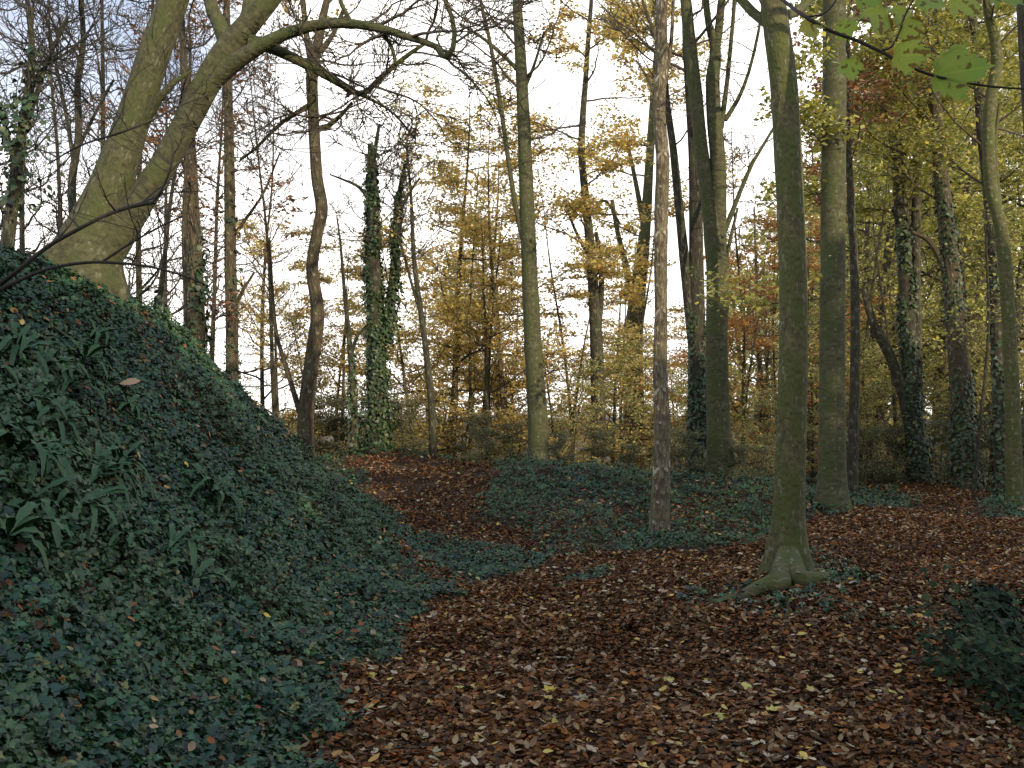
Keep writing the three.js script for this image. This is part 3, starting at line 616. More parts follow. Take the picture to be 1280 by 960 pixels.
tree('oak_tree', 'thick ivied trunk where the leafy path goes into the wood', {
  seed: 108, d: 22.5, bark: M.ash, lump: 0.1, rise: 5, flare: 0.25,
  stems: [[[1208, 612, 30], [1204, 540, 27], [1198, 450, 25], [1190, 350, 22], [1182, 270, 20], [1174, 190, 17], [1168, 100, 14], [1166, 10, 11]], [[1192, 380, 12], [1178, 330, 9], [1160, 300, 7], [1140, 290, 5]]],
  ivy: [{ from: -0.2, to: 2.6, per: 800, bulk: 0.16, size: 0.07 }, { from: 3.5, to: 7, per: 330, bulk: 0.12, size: 0.07 }],
  sprout: [{ from: 0.35, to: 1, n: 22, len: 2.8, rad: 0.03, up: [0, 0.8] }],
  branch: { leafPer: 1, leafShare: 0.8 }, foliage: { per: 5, colour: 'olive', size: 0.12, spread: 0.42 },
});
tree('hornbeam_tree', 'snaking pale grey trunk with a kinked top at the wood edge', {
  seed: 112, d: 18, bark: M.smooth, lump: 0.09, rise: 3, flare: 0.2,
  stems: [[[1268, 612, 20], [1266, 520, 18], [1262, 420, 17], [1258, 350, 17], [1250, 280, 16], [1240, 240, 16], [1236, 180, 15], [1238, 130, 15], [1246, 80, 14], [1244, 50, 13], [1236, 20, 11], [1233, -10, 10]], [[1252, 290, 8], [1244, 180, 5], [1250, 130, 4]]],
  sprout: [{ from: 0.4, to: 1, n: 14, len: 1.8, rad: 0.022, up: [-0.1, 0.8] }],
  branch: { leafPer: 1, leafShare: 0.5 }, foliage: { per: 6, colour: 'olive', size: 0.09, spread: 0.35 },
});
tree('oak_tree', 'dark trunk close behind the snaking pale one', {
  seed: 116, d: 20.5, bark: M.dark, lump: 0.08, rise: 4, flare: 0.2,
  stems: [[[1252, 610, 20], [1250, 520, 17], [1246, 420, 16], [1243, 330, 15], [1236, 240, 14], [1226, 150, 12], [1220, 60, 10], [1216, -5, 8]]],
  ivy: [{ from: 0, to: 5, per: 160, bulk: 0.12, size: 0.09 }],
  sprout: [{ from: 0.35, to: 1, n: 16, len: 2.2, rad: 0.025, up: [0, 0.8] }], branch: { leafPer: 1, leafShare: 0.6 }, foliage: { per: 6, colour: 'olive', size: 0.1, spread: 0.4 },
});
tree('ash_sapling', 'slight dark sapling leaning in front of the thick ivied trunk', {
  seed: 119, d: 20, bark: M.dark, lump: 0.05,
  stems: [[[1216, 606, 6], [1224, 540, 5], [1232, 470, 4.4], [1236, 400, 3.6], [1234, 330, 3], [1230, 260, 2]]],
  sprout: [{ from: 0.4, to: 1, n: 9, len: 1.0, rad: 0.01, level: 1 }], branch: { leafPer: 1, leafShare: 0.7 }, foliage: { per: 4, colour: 'olive', size: 0.08, spread: 0.25 },
});
tree('beech_tree', 'black leaning trunk at the edge of the sycamore branch', {
  seed: 123, d: 7.5, bark: M.dark, lump: 0.05, rise: 6, flare: 0.2,
  stems: [[[1372, 880, 54], [1350, 600, 44], [1325, 400, 40], [1304, 220, 37], [1294, 100, 35], [1288, -5, 33]]],
  sprout: [{ from: 0.6, to: 1, n: 10, len: 2.6, rad: 0.04, up: [0.2, 1] }],
});

// ------------------------------------------------------------------ the wood behind: a few grown trees, set out as copies
function growTree(name, o) {
  const r = rng(o.seed), g = new THREE.Group(), c = branchy({ ...o.branch });
  const list = [[V(0, -0.3, 0), o.rad * 1.25], [V(0, 0.5, 0), o.rad]], p = V(0, 0.5, 0);
  const steps = 6; let dx = (r() - 0.5) * o.lean, dz = (r() - 0.5) * o.lean;
  for (let k = 1; k <= steps; k++) { dx += (r() - 0.5) * 0.12; dz += (r() - 0.5) * 0.12; p.add(V(dx * o.high / steps, (o.high - 0.5) / steps, dz * o.high / steps)); list.push([p.clone(), Math.max(0.006, o.rad * (1 - 0.96 * k / steps))]); }
  const [pts, rads] = smoothPath(list, 26);
  part('trunk', new Tubes().add(pts, rads, 9, lumpy(o.seed, 0.09), true).geo(true), o.bark, g);
  for (let k = 0; k < o.n; k++) {
    const t = mix(o.from, 0.98, (k + r()) / o.n), f = t * 25, i = Math.min(24, Math.floor(f)), a = k * 2.4 + r();
    grow(r, c, pts[i].clone().lerp(pts[i + 1], f - i), V(Math.cos(a), mix(o.up[0], o.up[1], r()), Math.sin(a)).normalize(), o.len * (0.6 + 0.6 * r()) * (1.1 - 0.65 * t), Math.min(rads[i] * 0.5, 0.05), 0);
  }
  if (!c.limbs.empty) part('branches', c.limbs.geo(), o.bark, g, 'stuff');
  if (!c.twigs.empty) part('twigs', c.twigs.geo(), o.twig ?? M.twig, g, 'stuff');
  if (o.foliage) leaves('foliage', LEAF.small, M.leaf, sprayLeaves(r, c, c.tips, o.foliage.per, PAL[o.foliage.colour], o.foliage.size, o.foliage.spread, o.foliage.flat ?? 0.22), g);
  g.name = name; return g;
}
const KIND = {
  gold: growTree('golden_beech', { seed: 201, high: 11, rad: 0.11, lean: 0.1, from: 0.08, n: 24, len: 3.0, up: [-0.1, 0.6], bark: M.ash, branch: { levels: 2, fork: [5, 4], wander: 0.4, lift: 0, leafPer: 1, leafShare: 0.72, thin: 0.007 }, foliage: { per: 5, colour: 'gold', size: 0.10, spread: 0.34, flat: 0.14 } }),
  gold2: growTree('golden_beech', { seed: 207, high: 8.5, rad: 0.08, lean: 0.16, from: 0.06, n: 22, len: 2.6, up: [-0.1, 0.5], bark: M.ash, branch: { levels: 2, fork: [5, 4], wander: 0.45, lift: 0, leafPer: 1, leafShare: 0.72, thin: 0.007 }, foliage: { per: 5, colour: 'gold', size: 0.10, spread: 0.34, flat: 0.14 } }),
  orange: growTree('russet_beech', { seed: 213, high: 10, rad: 0.12, lean: 0.12, from: 0.08, n: 24, len: 3.0, up: [-0.1, 0.5], bark: M.ash, branch: { levels: 2, fork: [5, 5], wander: 0.45, lift: 0, leafPer: 1, leafShare: 0.75, thin: 0.007 }, foliage: { per: 4, colour: 'orange', size: 0.12, spread: 0.36, flat: 0.16 } }),
  olive: growTree('olive_oak', { seed: 219, high: 15, rad: 0.20, lean: 0.10, from: 0.16, n: 28, len: 4.2, up: [0, 0.7], bark: M.dark, branch: { levels: 2, fork: [6, 5], wander: 0.5, lift: 0.02, leafPer: 1, leafShare: 0.55, thin: 0.008 }, foliage: { per: 4, colour: 'olive', size: 0.145, spread: 0.42, flat: 0.35 } }),
  lemon: growTree('hazel_bush', { seed: 225, high: 4.2, rad: 0.04, lean: 0.2, from: 0.04, n: 20, len: 1.9, up: [0.1, 1.1], bark: M.ash, branch: { levels: 2, fork: [5, 4], wander: 0.55, lift: 0, leafPer: 1, leafShare: 0.42, thin: 0.005 }, foliage: { per: 4, colour: 'lemon', size: 0.09, spread: 0.26, flat: 0.4 } }),
  green: growTree('leafy_shrub', { seed: 231, high: 2.6, rad: 0.03, lean: 0.2, from: 0.02, n: 18, len: 1.6, up: [0.0, 1.2], bark: M.dark, branch: { levels: 2, fork: [5, 4], wander: 0.55, lift: 0, leafPer: 1, leafShare: 0.45, thin: 0.005 }, foliage: { per: 4, colour: 'green', size: 0.10, spread: 0.26, flat: 0.5 } }),
  bare: growTree('bare_ash', { seed: 237, high: 15, rad: 0.085, lean: 0.16, from: 0.14, n: 34, len: 3.0, up: [0.1, 1.2], bark: M.ash, branch: { levels: 2, fork: [7, 6], wander: 0.7, lift: 0.04, thin: 0.007 } }),
  pole: growTree('bare_pole', { seed: 243, high: 12, rad: 0.07, lean: 0.14, from: 0.35, n: 16, len: 2.0, up: [0.3, 1.1], bark: M.dark, branch: { levels: 1, fork: [6], wander: 0.5, lift: 0.03, thin: 0.006 } }),
};
const INFO = {       // [what it is, group]
  gold: ['young tree in layered golden leaf', 'golden young beeches beyond the crest'],
  gold2: ['short golden-leaved sapling', 'golden saplings beyond the crest'],
  orange: ['rust-orange leaved tree', 'russet trees behind the mound'],
  olive: ['tall olive and yellow leaved tree', 'olive leaved trees of the wood'],
  lemon: ['pale yellow-green leafy bush', 'yellow-green bushes of the understorey'],
  green: ['low dark green shrub', 'dark green shrubs on the crest'],
  bare: ['tall bare twiggy tree', 'bare trees against the sky'],
  pole: ['thin leafless pole-like trunk', 'pole-like trunks among the autumn trees'],
};
const MARKS = [[110, 'great beech'], [246, 'ivied oak'], [290, 'bristling oak'], [385, 'crooked brown trunk'], [472, 'ivied double trunk'], [540, 'slim leaning stem'], [668, 'tall grey trunk'], [745, 'dark golden beech'], [826, 'pale dead trunk'], [898, 'stout forked trunk'], [988, 'near olive trunk'], [1041, 'straight grey-green trunk'], [1140, 'leaning ivied pair'], [1200, 'thick ivied trunk'], [1262, 'snaking pale trunk']];
function where(px) { const k = MARKS.findIndex((m) => m[0] > px); return k === 0 ? 'beyond the great beech' : k < 0 ? 'past the snaking pale trunk' : 'between the ' + MARKS[k - 1][1] + ' and the ' + MARKS[k][1]; }
const seen = {};
function plant(kind, x, d, turn, scale = 1) {
  const o = seen[kind] ? KIND[kind].clone() : KIND[kind];
  if (!seen[kind]) seen[kind] = true;
  o.name = numbered(o.name.replace(/_\d{3}$/, '')); o.position.copy(onGround(x, d, -0.02)); o.rotation.y = turn; o.scale.setScalar(scale); scene.add(o);
  tag(o, INFO[kind][0] + ' ' + where(640 + x / d * FOCAL), kind === 'lemon' || kind === 'green' ? 'bush' : 'tree', INFO[kind][1]);
}
{
  const r = rng(404), spot = (kind, px, d, s = 1) => plant(kind, (px - 640) / FOCAL * d, d, r() * 6.283, s * (0.9 + 0.2 * r()));
  // beyond the crest, thin against the sky
  for (const [px, d, s] of [[562, 26, 0.95], [600, 28, 1.1], [635, 26, 0.9], [592, 33, 1.15], [775, 29, 0.8], [650, 36, 0.95], [618, 31, 1.05], [550, 34, 1.0], [802, 36, 0.95]]) spot('gold', px, d, s);
  for (const [px, d, s] of [[350, 23, 0.65], [425, 24, 0.7], [520, 24, 0.75], [545, 28, 0.9], [612, 23.5, 0.75], [705, 25, 0.7], [730, 31, 0.85], [815, 30, 0.85], [395, 23.5, 0.5], [412, 27, 0.75], [650, 27, 0.85], [762, 26, 0.75], [870, 27, 0.7]]) spot('gold2', px, d, s);
  for (const [px, d, s] of [[930, 27, 0.68], [960, 33, 0.8], [850, 31, 0.75], [905, 38, 0.85], [1012, 29, 0.75], [720, 38, 0.7]]) spot('orange', px, d, s);
  for (const [px, d, s] of [[715, 22.5, 0.6], [775, 22.5, 0.7], [850, 23, 0.6], [920, 24, 0.75], [950, 22, 0.55], [1000, 25, 0.8], [1090, 25, 0.8], [1110, 29, 0.9], [1175, 27, 0.8], [1240, 27, 0.8], [1060, 27, 0.8]]) spot('lemon', px, d, s);
  for (const [px, d, s] of [[430, 21.8, 0.5], [505, 22, 0.5], [600, 21.6, 0.35], [475, 22.2, 0.5], [402, 22.6, 0.55], [602, 17.6, 0.22], [640, 18.2, 0.28], [700, 17.8, 0.24], [752, 18.4, 0.3], [790, 17.6, 0.22], [858, 17.2, 0.26], [925, 17.4, 0.25], [955, 18.6, 0.32], [375, 24, 0.6], [1080, 23.5, 0.5], [1115, 24, 0.5], [1180, 24.5, 0.5], [1235, 23, 0.5], [1275, 22, 0.5], [840, 21.5, 0.45], [905, 20.5, 0.4]]) spot('green', px, d, s);
  for (const [px, d, s] of [[1090, 31, 0.9], [1130, 36, 1.0], [1170, 30, 0.85], [1215, 33, 0.95], [1260, 29, 0.85], [1050, 40, 0.9], [1010, 46, 0.75], [1100, 48, 1.1], [1180, 46, 1.1], [1240, 44, 1.1], [1300, 38, 1.0], [1075, 36, 0.85], [1195, 38, 1.0], [960, 50, 0.75], [1140, 60, 1.2], [1230, 62, 1.2], [1040, 62, 1.0]]) spot('olive', px, d, s);
  for (const [px, d, s] of [[30, 20, 0.9], [130, 19, 0.8], [175, 21, 0.9], [265, 24, 0.9], [330, 26, 0.8], [640, 30, 0.7], [70, 24, 1], [800, 40, 0.8], [930, 30, 0.8], [210, 28, 1], [-20, 17, 0.8]]) spot('bare', px, d, s);
  for (const [px, d, s] of [[345, 21, 0.7], [550, 26, 0.7], [572, 31, 0.8], [606, 24, 0.6], [648, 33, 0.8], [700, 28, 0.7], [765, 32, 0.8], [808, 27, 0.6], [842, 35, 0.8], [585, 25, 0.8], [615, 27, 0.8], [720, 26, 0.8], [785, 25, 0.7], [925, 26, 0.6], [945, 30, 0.7], [970, 28, 0.6], [1015, 27, 0.6], [1075, 28, 0.9], [1100, 33, 1], [1120, 27, 0.8], [1165, 32, 0.9], [1185, 29, 0.8], [1225, 28, 0.9], [1240, 35, 1], [1275, 30, 0.9], [955, 38, 0.8], [1005, 36, 0.8], [1085, 40, 1], [1150, 42, 1], [1205, 40, 1]]) spot('pole', px, d, s);
}
// far wood that reads as one mass of leaves, and the wood at the photographer's right that keeps the sun off the ground
{
  const r = rng(505), far = new THREE.Group(); far.name = 'distant_woodland'; scene.add(far); tag(far, 'distant mass of olive and golden leaves deep in the right-hand wood', 'woodland', null, 'stuff');
  const out = [], trunks = new Tubes();
  for (let k = 0; k < 34000; k++) {
    const d = 52 + 40 * r(), x = d * (0.20 + 0.50 * r()), y = ground(x, d) + Math.pow(r(), 0.8) * 17 * (0.5 + fbm(x * 0.12, 3, d * 0.12, 3));
    if (fbm(x * 0.3, y * 0.4, d * 0.3, 3) < 0.40) continue;
    out.push({ p: V(x, y, -d), up: tilted(r, V(0, 1, 0), 0.9), turn: r() * 6.283, size: 0.28 + 0.3 * r(), color: pick(r, r() < 0.6 ? PAL.olive : r() < 0.6 ? PAL.gold : PAL.green) });
  }
  for (let k = 0; k < 70; k++) { const d = 50 + 35 * r(), x = d * (0.2 + 0.5 * r()), y = ground(x, d); trunks.add([V(x, y - 0.5, -d), V(x + r() - 0.5, y + 7, -d), V(x + 2 * r() - 1, y + 15, -d)], [0.18, 0.13, 0.04], 6); }
  leaves('leaf_mass', LEAF.small, M.leaf, out, far); part('trunks', trunks.geo(), M.dark, far, 'stuff');

  const side = new THREE.Group(); side.name = 'evergreen_woodland'; scene.add(side); tag(side, 'dense evergreen wood beside the clearing', 'woodland', null, 'stuff');
  const lv = [], tr = new Tubes(), S = V(SUN.x, 0, SUN.z).normalize(), P = V(-S.z, 0, S.x);
  for (let k = 0; k < 64; k++) {
    const L = -46 + 90 * (k + r()) / 64, R = 25 + 7 * r(), c = V(0, 0, -15).addScaledVector(S, R).addScaledVector(P, L), d = -c.z, g = ground(c.x, d), high = 1.9 + R * 0.292 + (r() - 0.5) * 3.5;
    if (c.x < 0.62 * d + 3 && d > 0) continue;
    tr.add([V(c.x, g - 0.3, c.z), V(c.x, g + high * 0.95, c.z)], [0.22, 0.05], 7);
    for (let q = 0; q < 620; q++) {
      const t = r(), a = r() * 6.283, w = (0.35 + 2.3 * Math.sin(Math.PI * Math.min(1, 0.15 + 0.85 * t)) ) * Math.sqrt(r());
      lv.push({ p: V(c.x + Math.cos(a) * w, g + 0.2 + t * high, c.z + Math.sin(a) * w), up: tilted(r, V(0, 0.6, 0), 1), turn: r() * 6.283, size: 0.55 + 0.35 * r(), color: pick(r, PAL.green) });
    }
  }
  leaves('leaf_mass', LEAF.ovate, M.ivy, lv, side); part('trunks', tr.geo(), M.dark, side, 'stuff');
}

// ------------------------------------------------------------------ ferns on the bank
{
  const frond = (r, len, wide, rise, droop, az) => {
    const n = 9, pos = [], idx = [], c = Math.cos(az), s = Math.sin(az), bend = (r() - 0.5) * 0.5;
    for (let k = 0; k <= n; k++) {
      const t = k / n, out = len * (0.15 * t + 0.85 * t * (1 - 0.15 * t)), y = len * (rise * t - droop * t * t), w = wide * Math.min(1, 2.6 * t + 0.12) * Math.pow(1 - Math.pow(t, 5), 0.8) * (1 + 0.10 * Math.sin(k * 2.1 + az)), side = bend * len * t * t;
      const cx = out * c - side * s, cz = out * s + side * c, wave = 0.006 * Math.sin(k * 2.7 + az * 3);
      pos.push(cx - s * w, y + w * 0.32 + wave, cz + c * w, cx, y, cz, cx + s * w, y + w * 0.32 - wave, cz - c * w);
      if (k < n) for (const q of [0, 1]) { const a = k * 3 + q; idx.push(a, a + 1, a + 3, a + 1, a + 4, a + 3); }
    }
    const g = new THREE.BufferGeometry(); g.setAttribute('position', new THREE.Float32BufferAttribute(pos, 3)); g.setIndex(idx); g.computeVertexNormals(); return g;
  };
  const make = (seed, count, size, m) => { const r = rng(seed), g = new THREE.Group(); for (let k = 0; k < count; k++) { const a = k / count * 6.283 + r() * 0.6; part('frond', frond(r, size * (0.6 + 0.5 * r()), 0.017 + 0.005 * r(), 0.75 + 0.6 * r(), 0.75 + 0.5 * r(), a), r() < 0.3 ? M.fernPale : m, g); } return g; };
  const sets = [make(1, 16, 0.42, M.fern), make(2, 13, 0.38, M.fern), make(3, 18, 0.40, M.fern), make(4, 11, 0.32, M.fernPale)];
  const r = rng(606);
  const spots = [[52, 476, 0, 1.15], [18, 455, 2, 1.1], [78, 498, 1, 1.0], [30, 520, 0, 1.0], [105, 462, 3, 1.1], [12, 585, 2, 1.1], [48, 590, 0, 1.0], [118, 606, 2, 1.0], [150, 590, 1, 0.9], [262, 628, 2, 1.0], [285, 640, 1, 0.9], [238, 742, 3, 1.2], [212, 700, 1, 0.9], [92, 652, 0, 1.0], [30, 648, 1, 1.1], [150, 690, 1, 0.8], [62, 545, 2, 0.9], [8, 690, 3, 1.2], [120, 430, 3, 0.9], [160, 520, 3, 0.8], [1262, 800, 3, 1.0]];
  spots.forEach(([px, py, k, s]) => {
    const p = groundAt(px, py, 2), o = sets[k].clone(); o.name = numbered('hart_tongue_fern'); o.position.copy(p).add(V(0, 0.07, 0)); o.scale.setScalar(s);
    const nrm = groundNormal(p.x, -p.z), q = new THREE.Quaternion().setFromUnitVectors(YUP, V(nrm.x * 0.6, 1, nrm.z * 0.6).normalize());
    o.quaternion.copy(q.multiply(new THREE.Quaternion().setFromAxisAngle(YUP, r() * 6.283))); scene.add(o);
    tag(o, px > 1000 ? 'small green strap-leaved fern beside the dark bramble clump' : (k === 3 ? 'small pale strap-leaved fern ' : k === 1 ? 'sparse strap-leaved fern ' : k === 0 ? 'large strap-leaved fern ' : 'dense many-fronded strap-leaved fern ') + (py < 480 ? 'high on the ivy bank below the great beech' : py < 560 ? 'on the upper slope of the ivy bank' : py < 640 ? 'halfway down the ivy bank' : 'low on the ivy bank'), 'fern', px > 1000 ? undefined : 'strap-leaved ferns on the bank');
  });
}
// ------------------------------------------------------------------ dark bramble clump at the right
{
  const r = rng(707), base = groundAt(1275, 880, 3).add(V(0.14, 0, 0)), g = thing('bramble_bush', 'dark clump of ivy and bramble with thin dry canes beside the leaf litter', 'bush', base), canes = new Tubes(), lv = [];
  for (let k = 0; k < 74; k++) {
    const a = r() * 6.283, q = 0.42 * Math.sqrt(r()), p = V(Math.cos(a) * q, -0.05, Math.sin(a) * q * 2.4 + 0.25), tall = 0.2 + 0.72 * r() * r(), dir = V(Math.cos(a) * 0.32, 1, Math.sin(a) * 0.32), pts = [], rr = [];
    for (let i = 0; i <= 6; i++) { const t = i / 6; pts.push(p.clone().add(V(dir.x * tall * t * (0.5 + t), tall * (t * 1.4 - 0.6 * t * t), dir.z * tall * t * (0.5 + t)))); rr.push(0.005 * (1 - 0.6 * t)); }
    canes.add(pts, rr, 4);
    for (let c = 0; c < 62; c++) { const t = r(), i = Math.min(5, Math.floor(t * 6)), w = pts[i].clone().lerp(pts[i + 1], t * 6 - i); w.add(V((r() - 0.5) * 0.26, (r() - 0.5) * 0.18, (r() - 0.5) * 0.26)); if (w.y < 0) w.y = 0.02; lv.push({ p: w, up: tilted(r, V(0, 1, 0.2), 0.7), turn: r() * 6.283, size: 0.026 + 0.03 * r(), color: pick(r, [[0.014, 0.034, 0.014], [0.022, 0.048, 0.018], [0.009, 0.022, 0.010], [0.036, 0.056, 0.020]]) }); }
  }
  part('canes', canes.geo(), M.twig, g, 'stuff'); leaves('foliage', LEAF.ivyPlain, M.ivyDull, lv, g);
  const st = thing('tree_stump', 'low ivy-covered stump standing behind the bramble clump', 'stump', groundAt(1244, 815, 3)), lv2 = [];
  part('stump', new Tubes().add([V(0, -0.1, 0), V(0.02, 0.08, 0), V(0.01, 0.2, 0.02), V(-0.04, 0.29, 0.02)], [0.12, 0.075, 0.05, 0.03], 10, lumpy(3, 0.2, 5), true).geo(true), M.dark, st);
  for (let k = 0; k < 1100; k++) { const a = r() * 6.283, y = 0.42 * Math.pow(r(), 1.5), q = (0.05 + 0.27 * r()) * (1.35 - y * 2.3) * (0.6 + 0.9 * fbm(a, y * 6, 3, 2)); lv2.push({ p: V(Math.cos(a) * q, y, Math.sin(a) * q), up: tilted(r, V(Math.cos(a), 0.7, Math.sin(a)), 0.5), turn: r() * 6.283, size: 0.028 + 0.028 * r(), color: pick(r, [[0.013, 0.029, 0.015], [0.019, 0.038, 0.019], [0.009, 0.021, 0.012]]) }); }
  leaves('ivy', LEAF.ivy, M.ivyDull, lv2, st);
}
// ------------------------------------------------------------------ sycamore branch hanging in at the upper right
{
  const D = 3.0, root = thing('sycamore_branch', 'dark arching branch with broad green lobed leaves in front of the wood', 'branch');
  const path = (list) => smoothPath(list.map(([px, py, w, dz = 0]) => [at(px, py, D + dz), w * D / FOCAL / 2]), 40);
  let [p, q] = path([[930, -40, 5.5, 0.3], [985, 5, 5, 0.1], [1007, 21, 4.8], [1035, 37, 4.6], [1072, 51, 4.4], [1100, 64, 4.2], [1135, 82, 4], [1165, 94, 3.6], [1197, 101, 3.4], [1230, 107, 3], [1280, 111, 2.6], [1330, 112, 2, -0.05]]);
  part('stem', new Tubes().add(p, q, 7, lumpy(2, 0.12, 30), true).geo(true), M.darkTwig, root);
  for (const l of [[[1100, 64, 3.4], [1115, 58, 3], [1125, 38, 2.6], [1132, 18, 2.4], [1143, -2, 2.2]], [[1007, 21, 3], [1027, 18, 2.4], [1040, 8, 2.2], [1048, -6, 2]], [[1060, 46, 2], [1058, 62, 1.8], [1062, 74, 1.6]]]) { const [a, b] = path(l); part('twig', new Tubes().add(a, b, 5).geo(true), M.darkTwig, root); }
  // five-lobed toothed blade, stalk at the origin, tip along +y
  const shp = new THREE.Shape(), rim = [[0, 0.02], [0.16, -0.06], [0.36, -0.04], [0.30, 0.06], [0.46, 0.12], [0.40, 0.20], [0.56, 0.34], [0.50, 0.40], [0.60, 0.56], [0.44, 0.52], [0.40, 0.60], [0.24, 0.52], [0.30, 0.72], [0.20, 0.74], [0.18, 0.88], [0.08, 0.86], [0, 1.04]];
  rim.forEach(([x, y], k) => (k ? shp.lineTo(x, y) : shp.moveTo(x, y))); for (const [x, y] of rim.slice(1, -1).reverse()) shp.lineTo(-x, y);
  const blade = new THREE.ShapeGeometry(shp); { const a = blade.attributes.position; for (let k = 0; k < a.count; k++) { const x = a.getX(k), y = a.getY(k); a.setZ(k, -0.30 * Math.abs(x) - 0.25 * y * y + 0.07 * Math.sin(11 * x + 6 * y) + 0.05 * Math.cos(17 * x)); } blade.computeVertexNormals(); }
  const vein = (x, y) => { let m = 1; for (const a of [0, 0.62, -0.62, 1.25, -1.25]) { const dx = Math.sin(a), dy = Math.cos(a), along = x * dx + y * dy, off = Math.abs(x * dy - y * dx); if (along > 0) m = Math.min(m, off / 0.02); } return m; };
  { const a = blade.attributes.position, t = blade.attributes.uv; for (let k = 0; k < a.count; k++) t.setXY(k, (a.getX(k) + 0.65) / 1.3, (a.getY(k) + 0.15) / 1.3); }
  const mats = [[0.36, 0.47, 0.06], [0.44, 0.50, 0.07], [0.29, 0.40, 0.055], [0.48, 0.45, 0.08]].map((c, k) => new THREE.MeshPhysicalMaterial({ color: col(...c), roughness: 1, transmission: 0.6, thickness: 0, side: THREE.DoubleSide, map: texture(256, (u, v) => {
    const n = fbm(u * 7, v * 7, k * 9 + 2, 4), s = sm(0.66, 0.71, n), w = 1 - sm(0.6, 1.3, vein(u * 1.3 - 0.65, v * 1.3 - 0.15));
    return cmix(cmix([0.62 + 0.5 * (fbm(u * 3, v * 3, k + 40, 3) - 0.3), 0.78, 0.8], [0.95, 1, 0.9], w * 0.8), [0.42, 0.24, 0.12], s);
  }) }));
  const r = rng(808);
  // [stalk px, py, tip px, py, how far the blade tips away]
  for (const [x0, y0, x1, y1, tip, dz] of [[1010, 24, 1016, 48, 0.6, 0], [1046, 42, 1072, 34, 0.9, 0.05], [1098, 8, 1090, 48, 0.7, 0.1], [1128, 30, 1150, 46, 0.8, 0], [1118, 68, 1158, 72, 0.9, -0.05], [1168, 92, 1226, 92, 0.8, 0], [1196, -6, 1218, 28, 0.6, 0.1], [1060, 74, 1066, 100, 0.5, 0], [1075, -12, 1100, 10, 0.7, 0], [1150, -4, 1174, 18, 0.8, -0.05], [1130, 10, 1118, 36, 0.7, 0.1], [1240, -20, 1268, 12, 0.6, 0.1]]) {
    const a = at(x0, y0, D + dz), b = at(x1, y1, D + dz), Y = b.clone().sub(a), len = Y.length(); Y.normalize();
    const look = V(0, 0, 1).applyAxisAngle(Y, (r() - 0.5) * 0.8), Z = look.addScaledVector(Y, -look.dot(Y)).normalize(), X = V(0, 0, 0).crossVectors(Y, Z);
    Y.multiplyScalar(0.75).addScaledVector(Z, tip * 0.75).normalize(); Z.crossVectors(X, Y);
    const o = part('leaf', blade, mats[Math.floor(r() * 4)], root), s = len * (1.0 + 0.2 * r());
    o.matrix.makeBasis(X, Y, Z).scale(V(s, s, s)).setPosition(a); o.matrix.decompose(o.position, o.quaternion, o.scale);
  }
}
// ------------------------------------------------------------------ bare arching branches in front of the beech
{
  const D = 7.6, root = thing('bare_branch', 'dark leafless boughs arching across the foot of the great beech', 'branch'), twigs = new Tubes(), r = rng(909), o = branchy({ twigs, limbs: twigs, thin: 0.0026, wander: 0.4, levels: 1, fork: [4, 3] });
  const lines = [
    [[-70, 420, 9, 0.4], [-20, 372, 7.5, 0.2], [20, 340, 6.5], [60, 308, 6], [95, 288, 5.5], [135, 268, 5.5], [165, 258, 6], [194, 253, 5]],
    [[190, 254, 4.4], [203, 235, 3.4], [214, 205, 3], [215, 180, 2.6], [210, 160, 2]],
    [[-20, 372, 7], [25, 350, 5], [60, 336, 4.4], [110, 328, 4], [150, 329, 3.6], [190, 334, 3], [230, 345, 2.4], [262, 358, 1.8]],
    [[128, 327, 3.4], [160, 306, 3], [195, 286, 2.6], [228, 270, 2]],
    [[60, 205, 2], [100, 182, 2.6], [150, 166, 3], [190, 150, 2.6], [225, 132, 2], [262, 118, 1.6]],
  ];
  lines.forEach((l, k) => {
    const [p, q] = smoothPath(l.map(([px, py, w, dz = 0]) => [at(px, py, D + dz), w * D / FOCAL / 2]), 30);
    part('bough', new Tubes().add(p, q, 6, lumpy(k, 0.1, 20), true).geo(true), M.darkTwig, root);
    for (let c = 0; c < 6; c++) { const i = 8 + Math.floor(r() * 20), a = r() * 6.283; grow(r, o, p[i], V(Math.cos(a), 0.4 + r(), Math.sin(a)).normalize(), 0.3 + 0.4 * r(), q[i] * 0.6, 0); }
  });
  part('twigs', twigs.geo(), M.darkTwig, root, 'stuff');
}
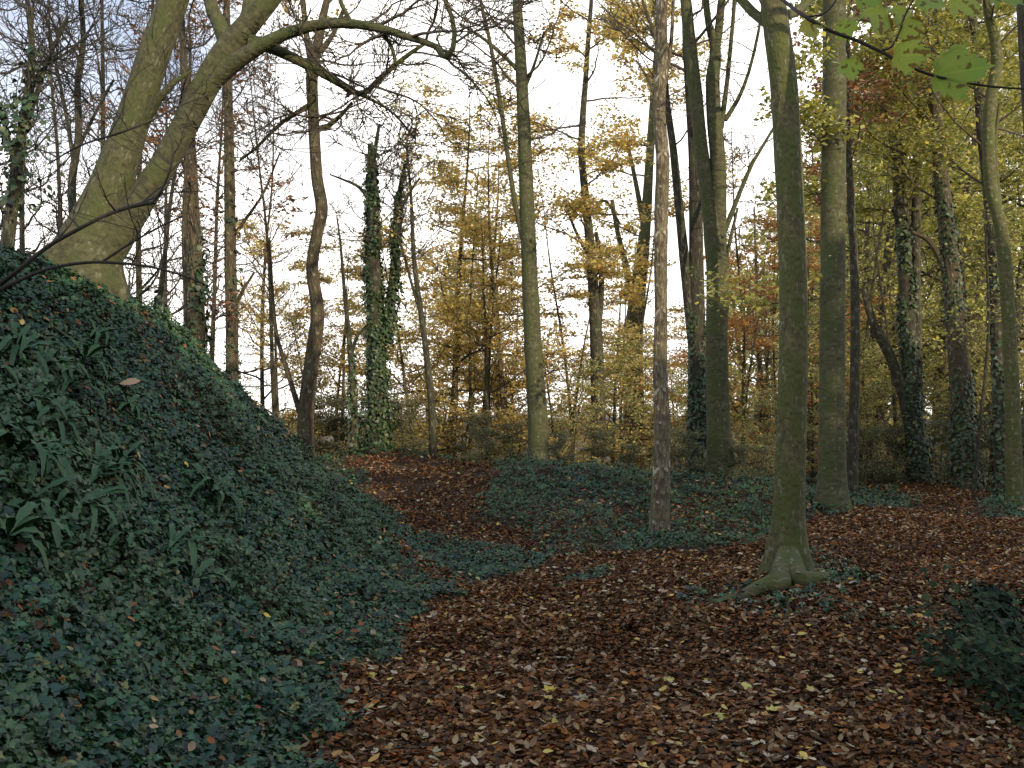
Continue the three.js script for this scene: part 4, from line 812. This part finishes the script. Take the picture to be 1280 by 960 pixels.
// ------------------------------------------------------------------ small things on the ground
{
  const r = rng(1001);
  const stick = (label, list, m = M.twig) => { const g = list.map(([px, py, w]) => { const p = groundAt(px, py, 2); p.y += w + 0.09; return [p, w]; }), f = g[0][0].clone(), [p, q] = smoothPath(g.map(([a, w]) => [a.clone().sub(f), w]), 14), o = part(numbered('fallen_stick'), new Tubes().add(p, q, 6, lumpy(7, 0.15, 20), true).geo(true), m, scene); o.position.copy(f); tag(o, label, 'stick'); };
  stick('long pale stick lying across the ivy at the foot of the bank', [[100, 768, 0.007], [140, 752, 0.008], [185, 747, 0.006]]);
  stick('short dry stick caught in the ivy above the ferns', [[18, 405, 0.01], [28, 418, 0.01], [36, 428, 0.008]]);
  stick('thin grey twig on the leaf litter of the path', [[725, 880, 0.004], [745, 888, 0.004], [765, 893, 0.003]]);
  const mats = [[0.50, 0.36, 0.05], [0.42, 0.26, 0.06], [0.46, 0.40, 0.10]].map((c) => new THREE.MeshStandardMaterial({ color: col(...c), roughness: 0.6, side: THREE.DoubleSide }));
  for (const [px, py] of [[692, 876], [838, 862], [938, 872], [852, 697], [1058, 735], [1112, 905], [905, 905], [630, 780], [760, 845], [818, 940], [1005, 800], [700, 690], [1020, 960], [870, 830], [560, 870], [958, 900]]) {
    const p = groundAt(px, py, 2), o = part(numbered('yellow_leaf'), r() < 0.5 ? LEAF.lobed : LEAF.flat, mats[Math.floor(r() * 3)], scene);
    o.position.copy(p).add(V(0, 0.045, 0)); o.scale.setScalar(0.085 + 0.03 * r()); o.quaternion.setFromUnitVectors(YUP, tilted(r, V(0, 1, 0.15), 0.2)).multiply(new THREE.Quaternion().setFromAxisAngle(YUP, r() * 6.283));
    tag(o, px > 990 ? 'fresh yellow leaf on the litter between the near trunk and the bramble' : py < 720 ? 'fresh yellow leaf on the litter before the ivy mound' : px > 800 ? 'fresh yellow leaf on the litter in front of the near trunk' : 'fresh yellow leaf in the middle of the leafy path', 'leaf', 'bright yellow leaves on the litter');
  }
  const o = part('beige_leaf', LEAF.flat, new THREE.MeshStandardMaterial({ color: col(0.45, 0.30, 0.16), roughness: 0.7, side: THREE.DoubleSide }), scene), p = groundAt(150, 494, 3);
  o.position.copy(p).add(V(0, 0.10, 0.03)); o.scale.setScalar(0.16); o.rotation.set(0.5, 1.9, 0); tag(o, 'single large tan leaf caught on the ivy of the bank', 'leaf');
}
scene.traverse((o) => { if (o.isMesh) o.castShadow = o.receiveShadow = true; });
renderer.render(scene, camera);
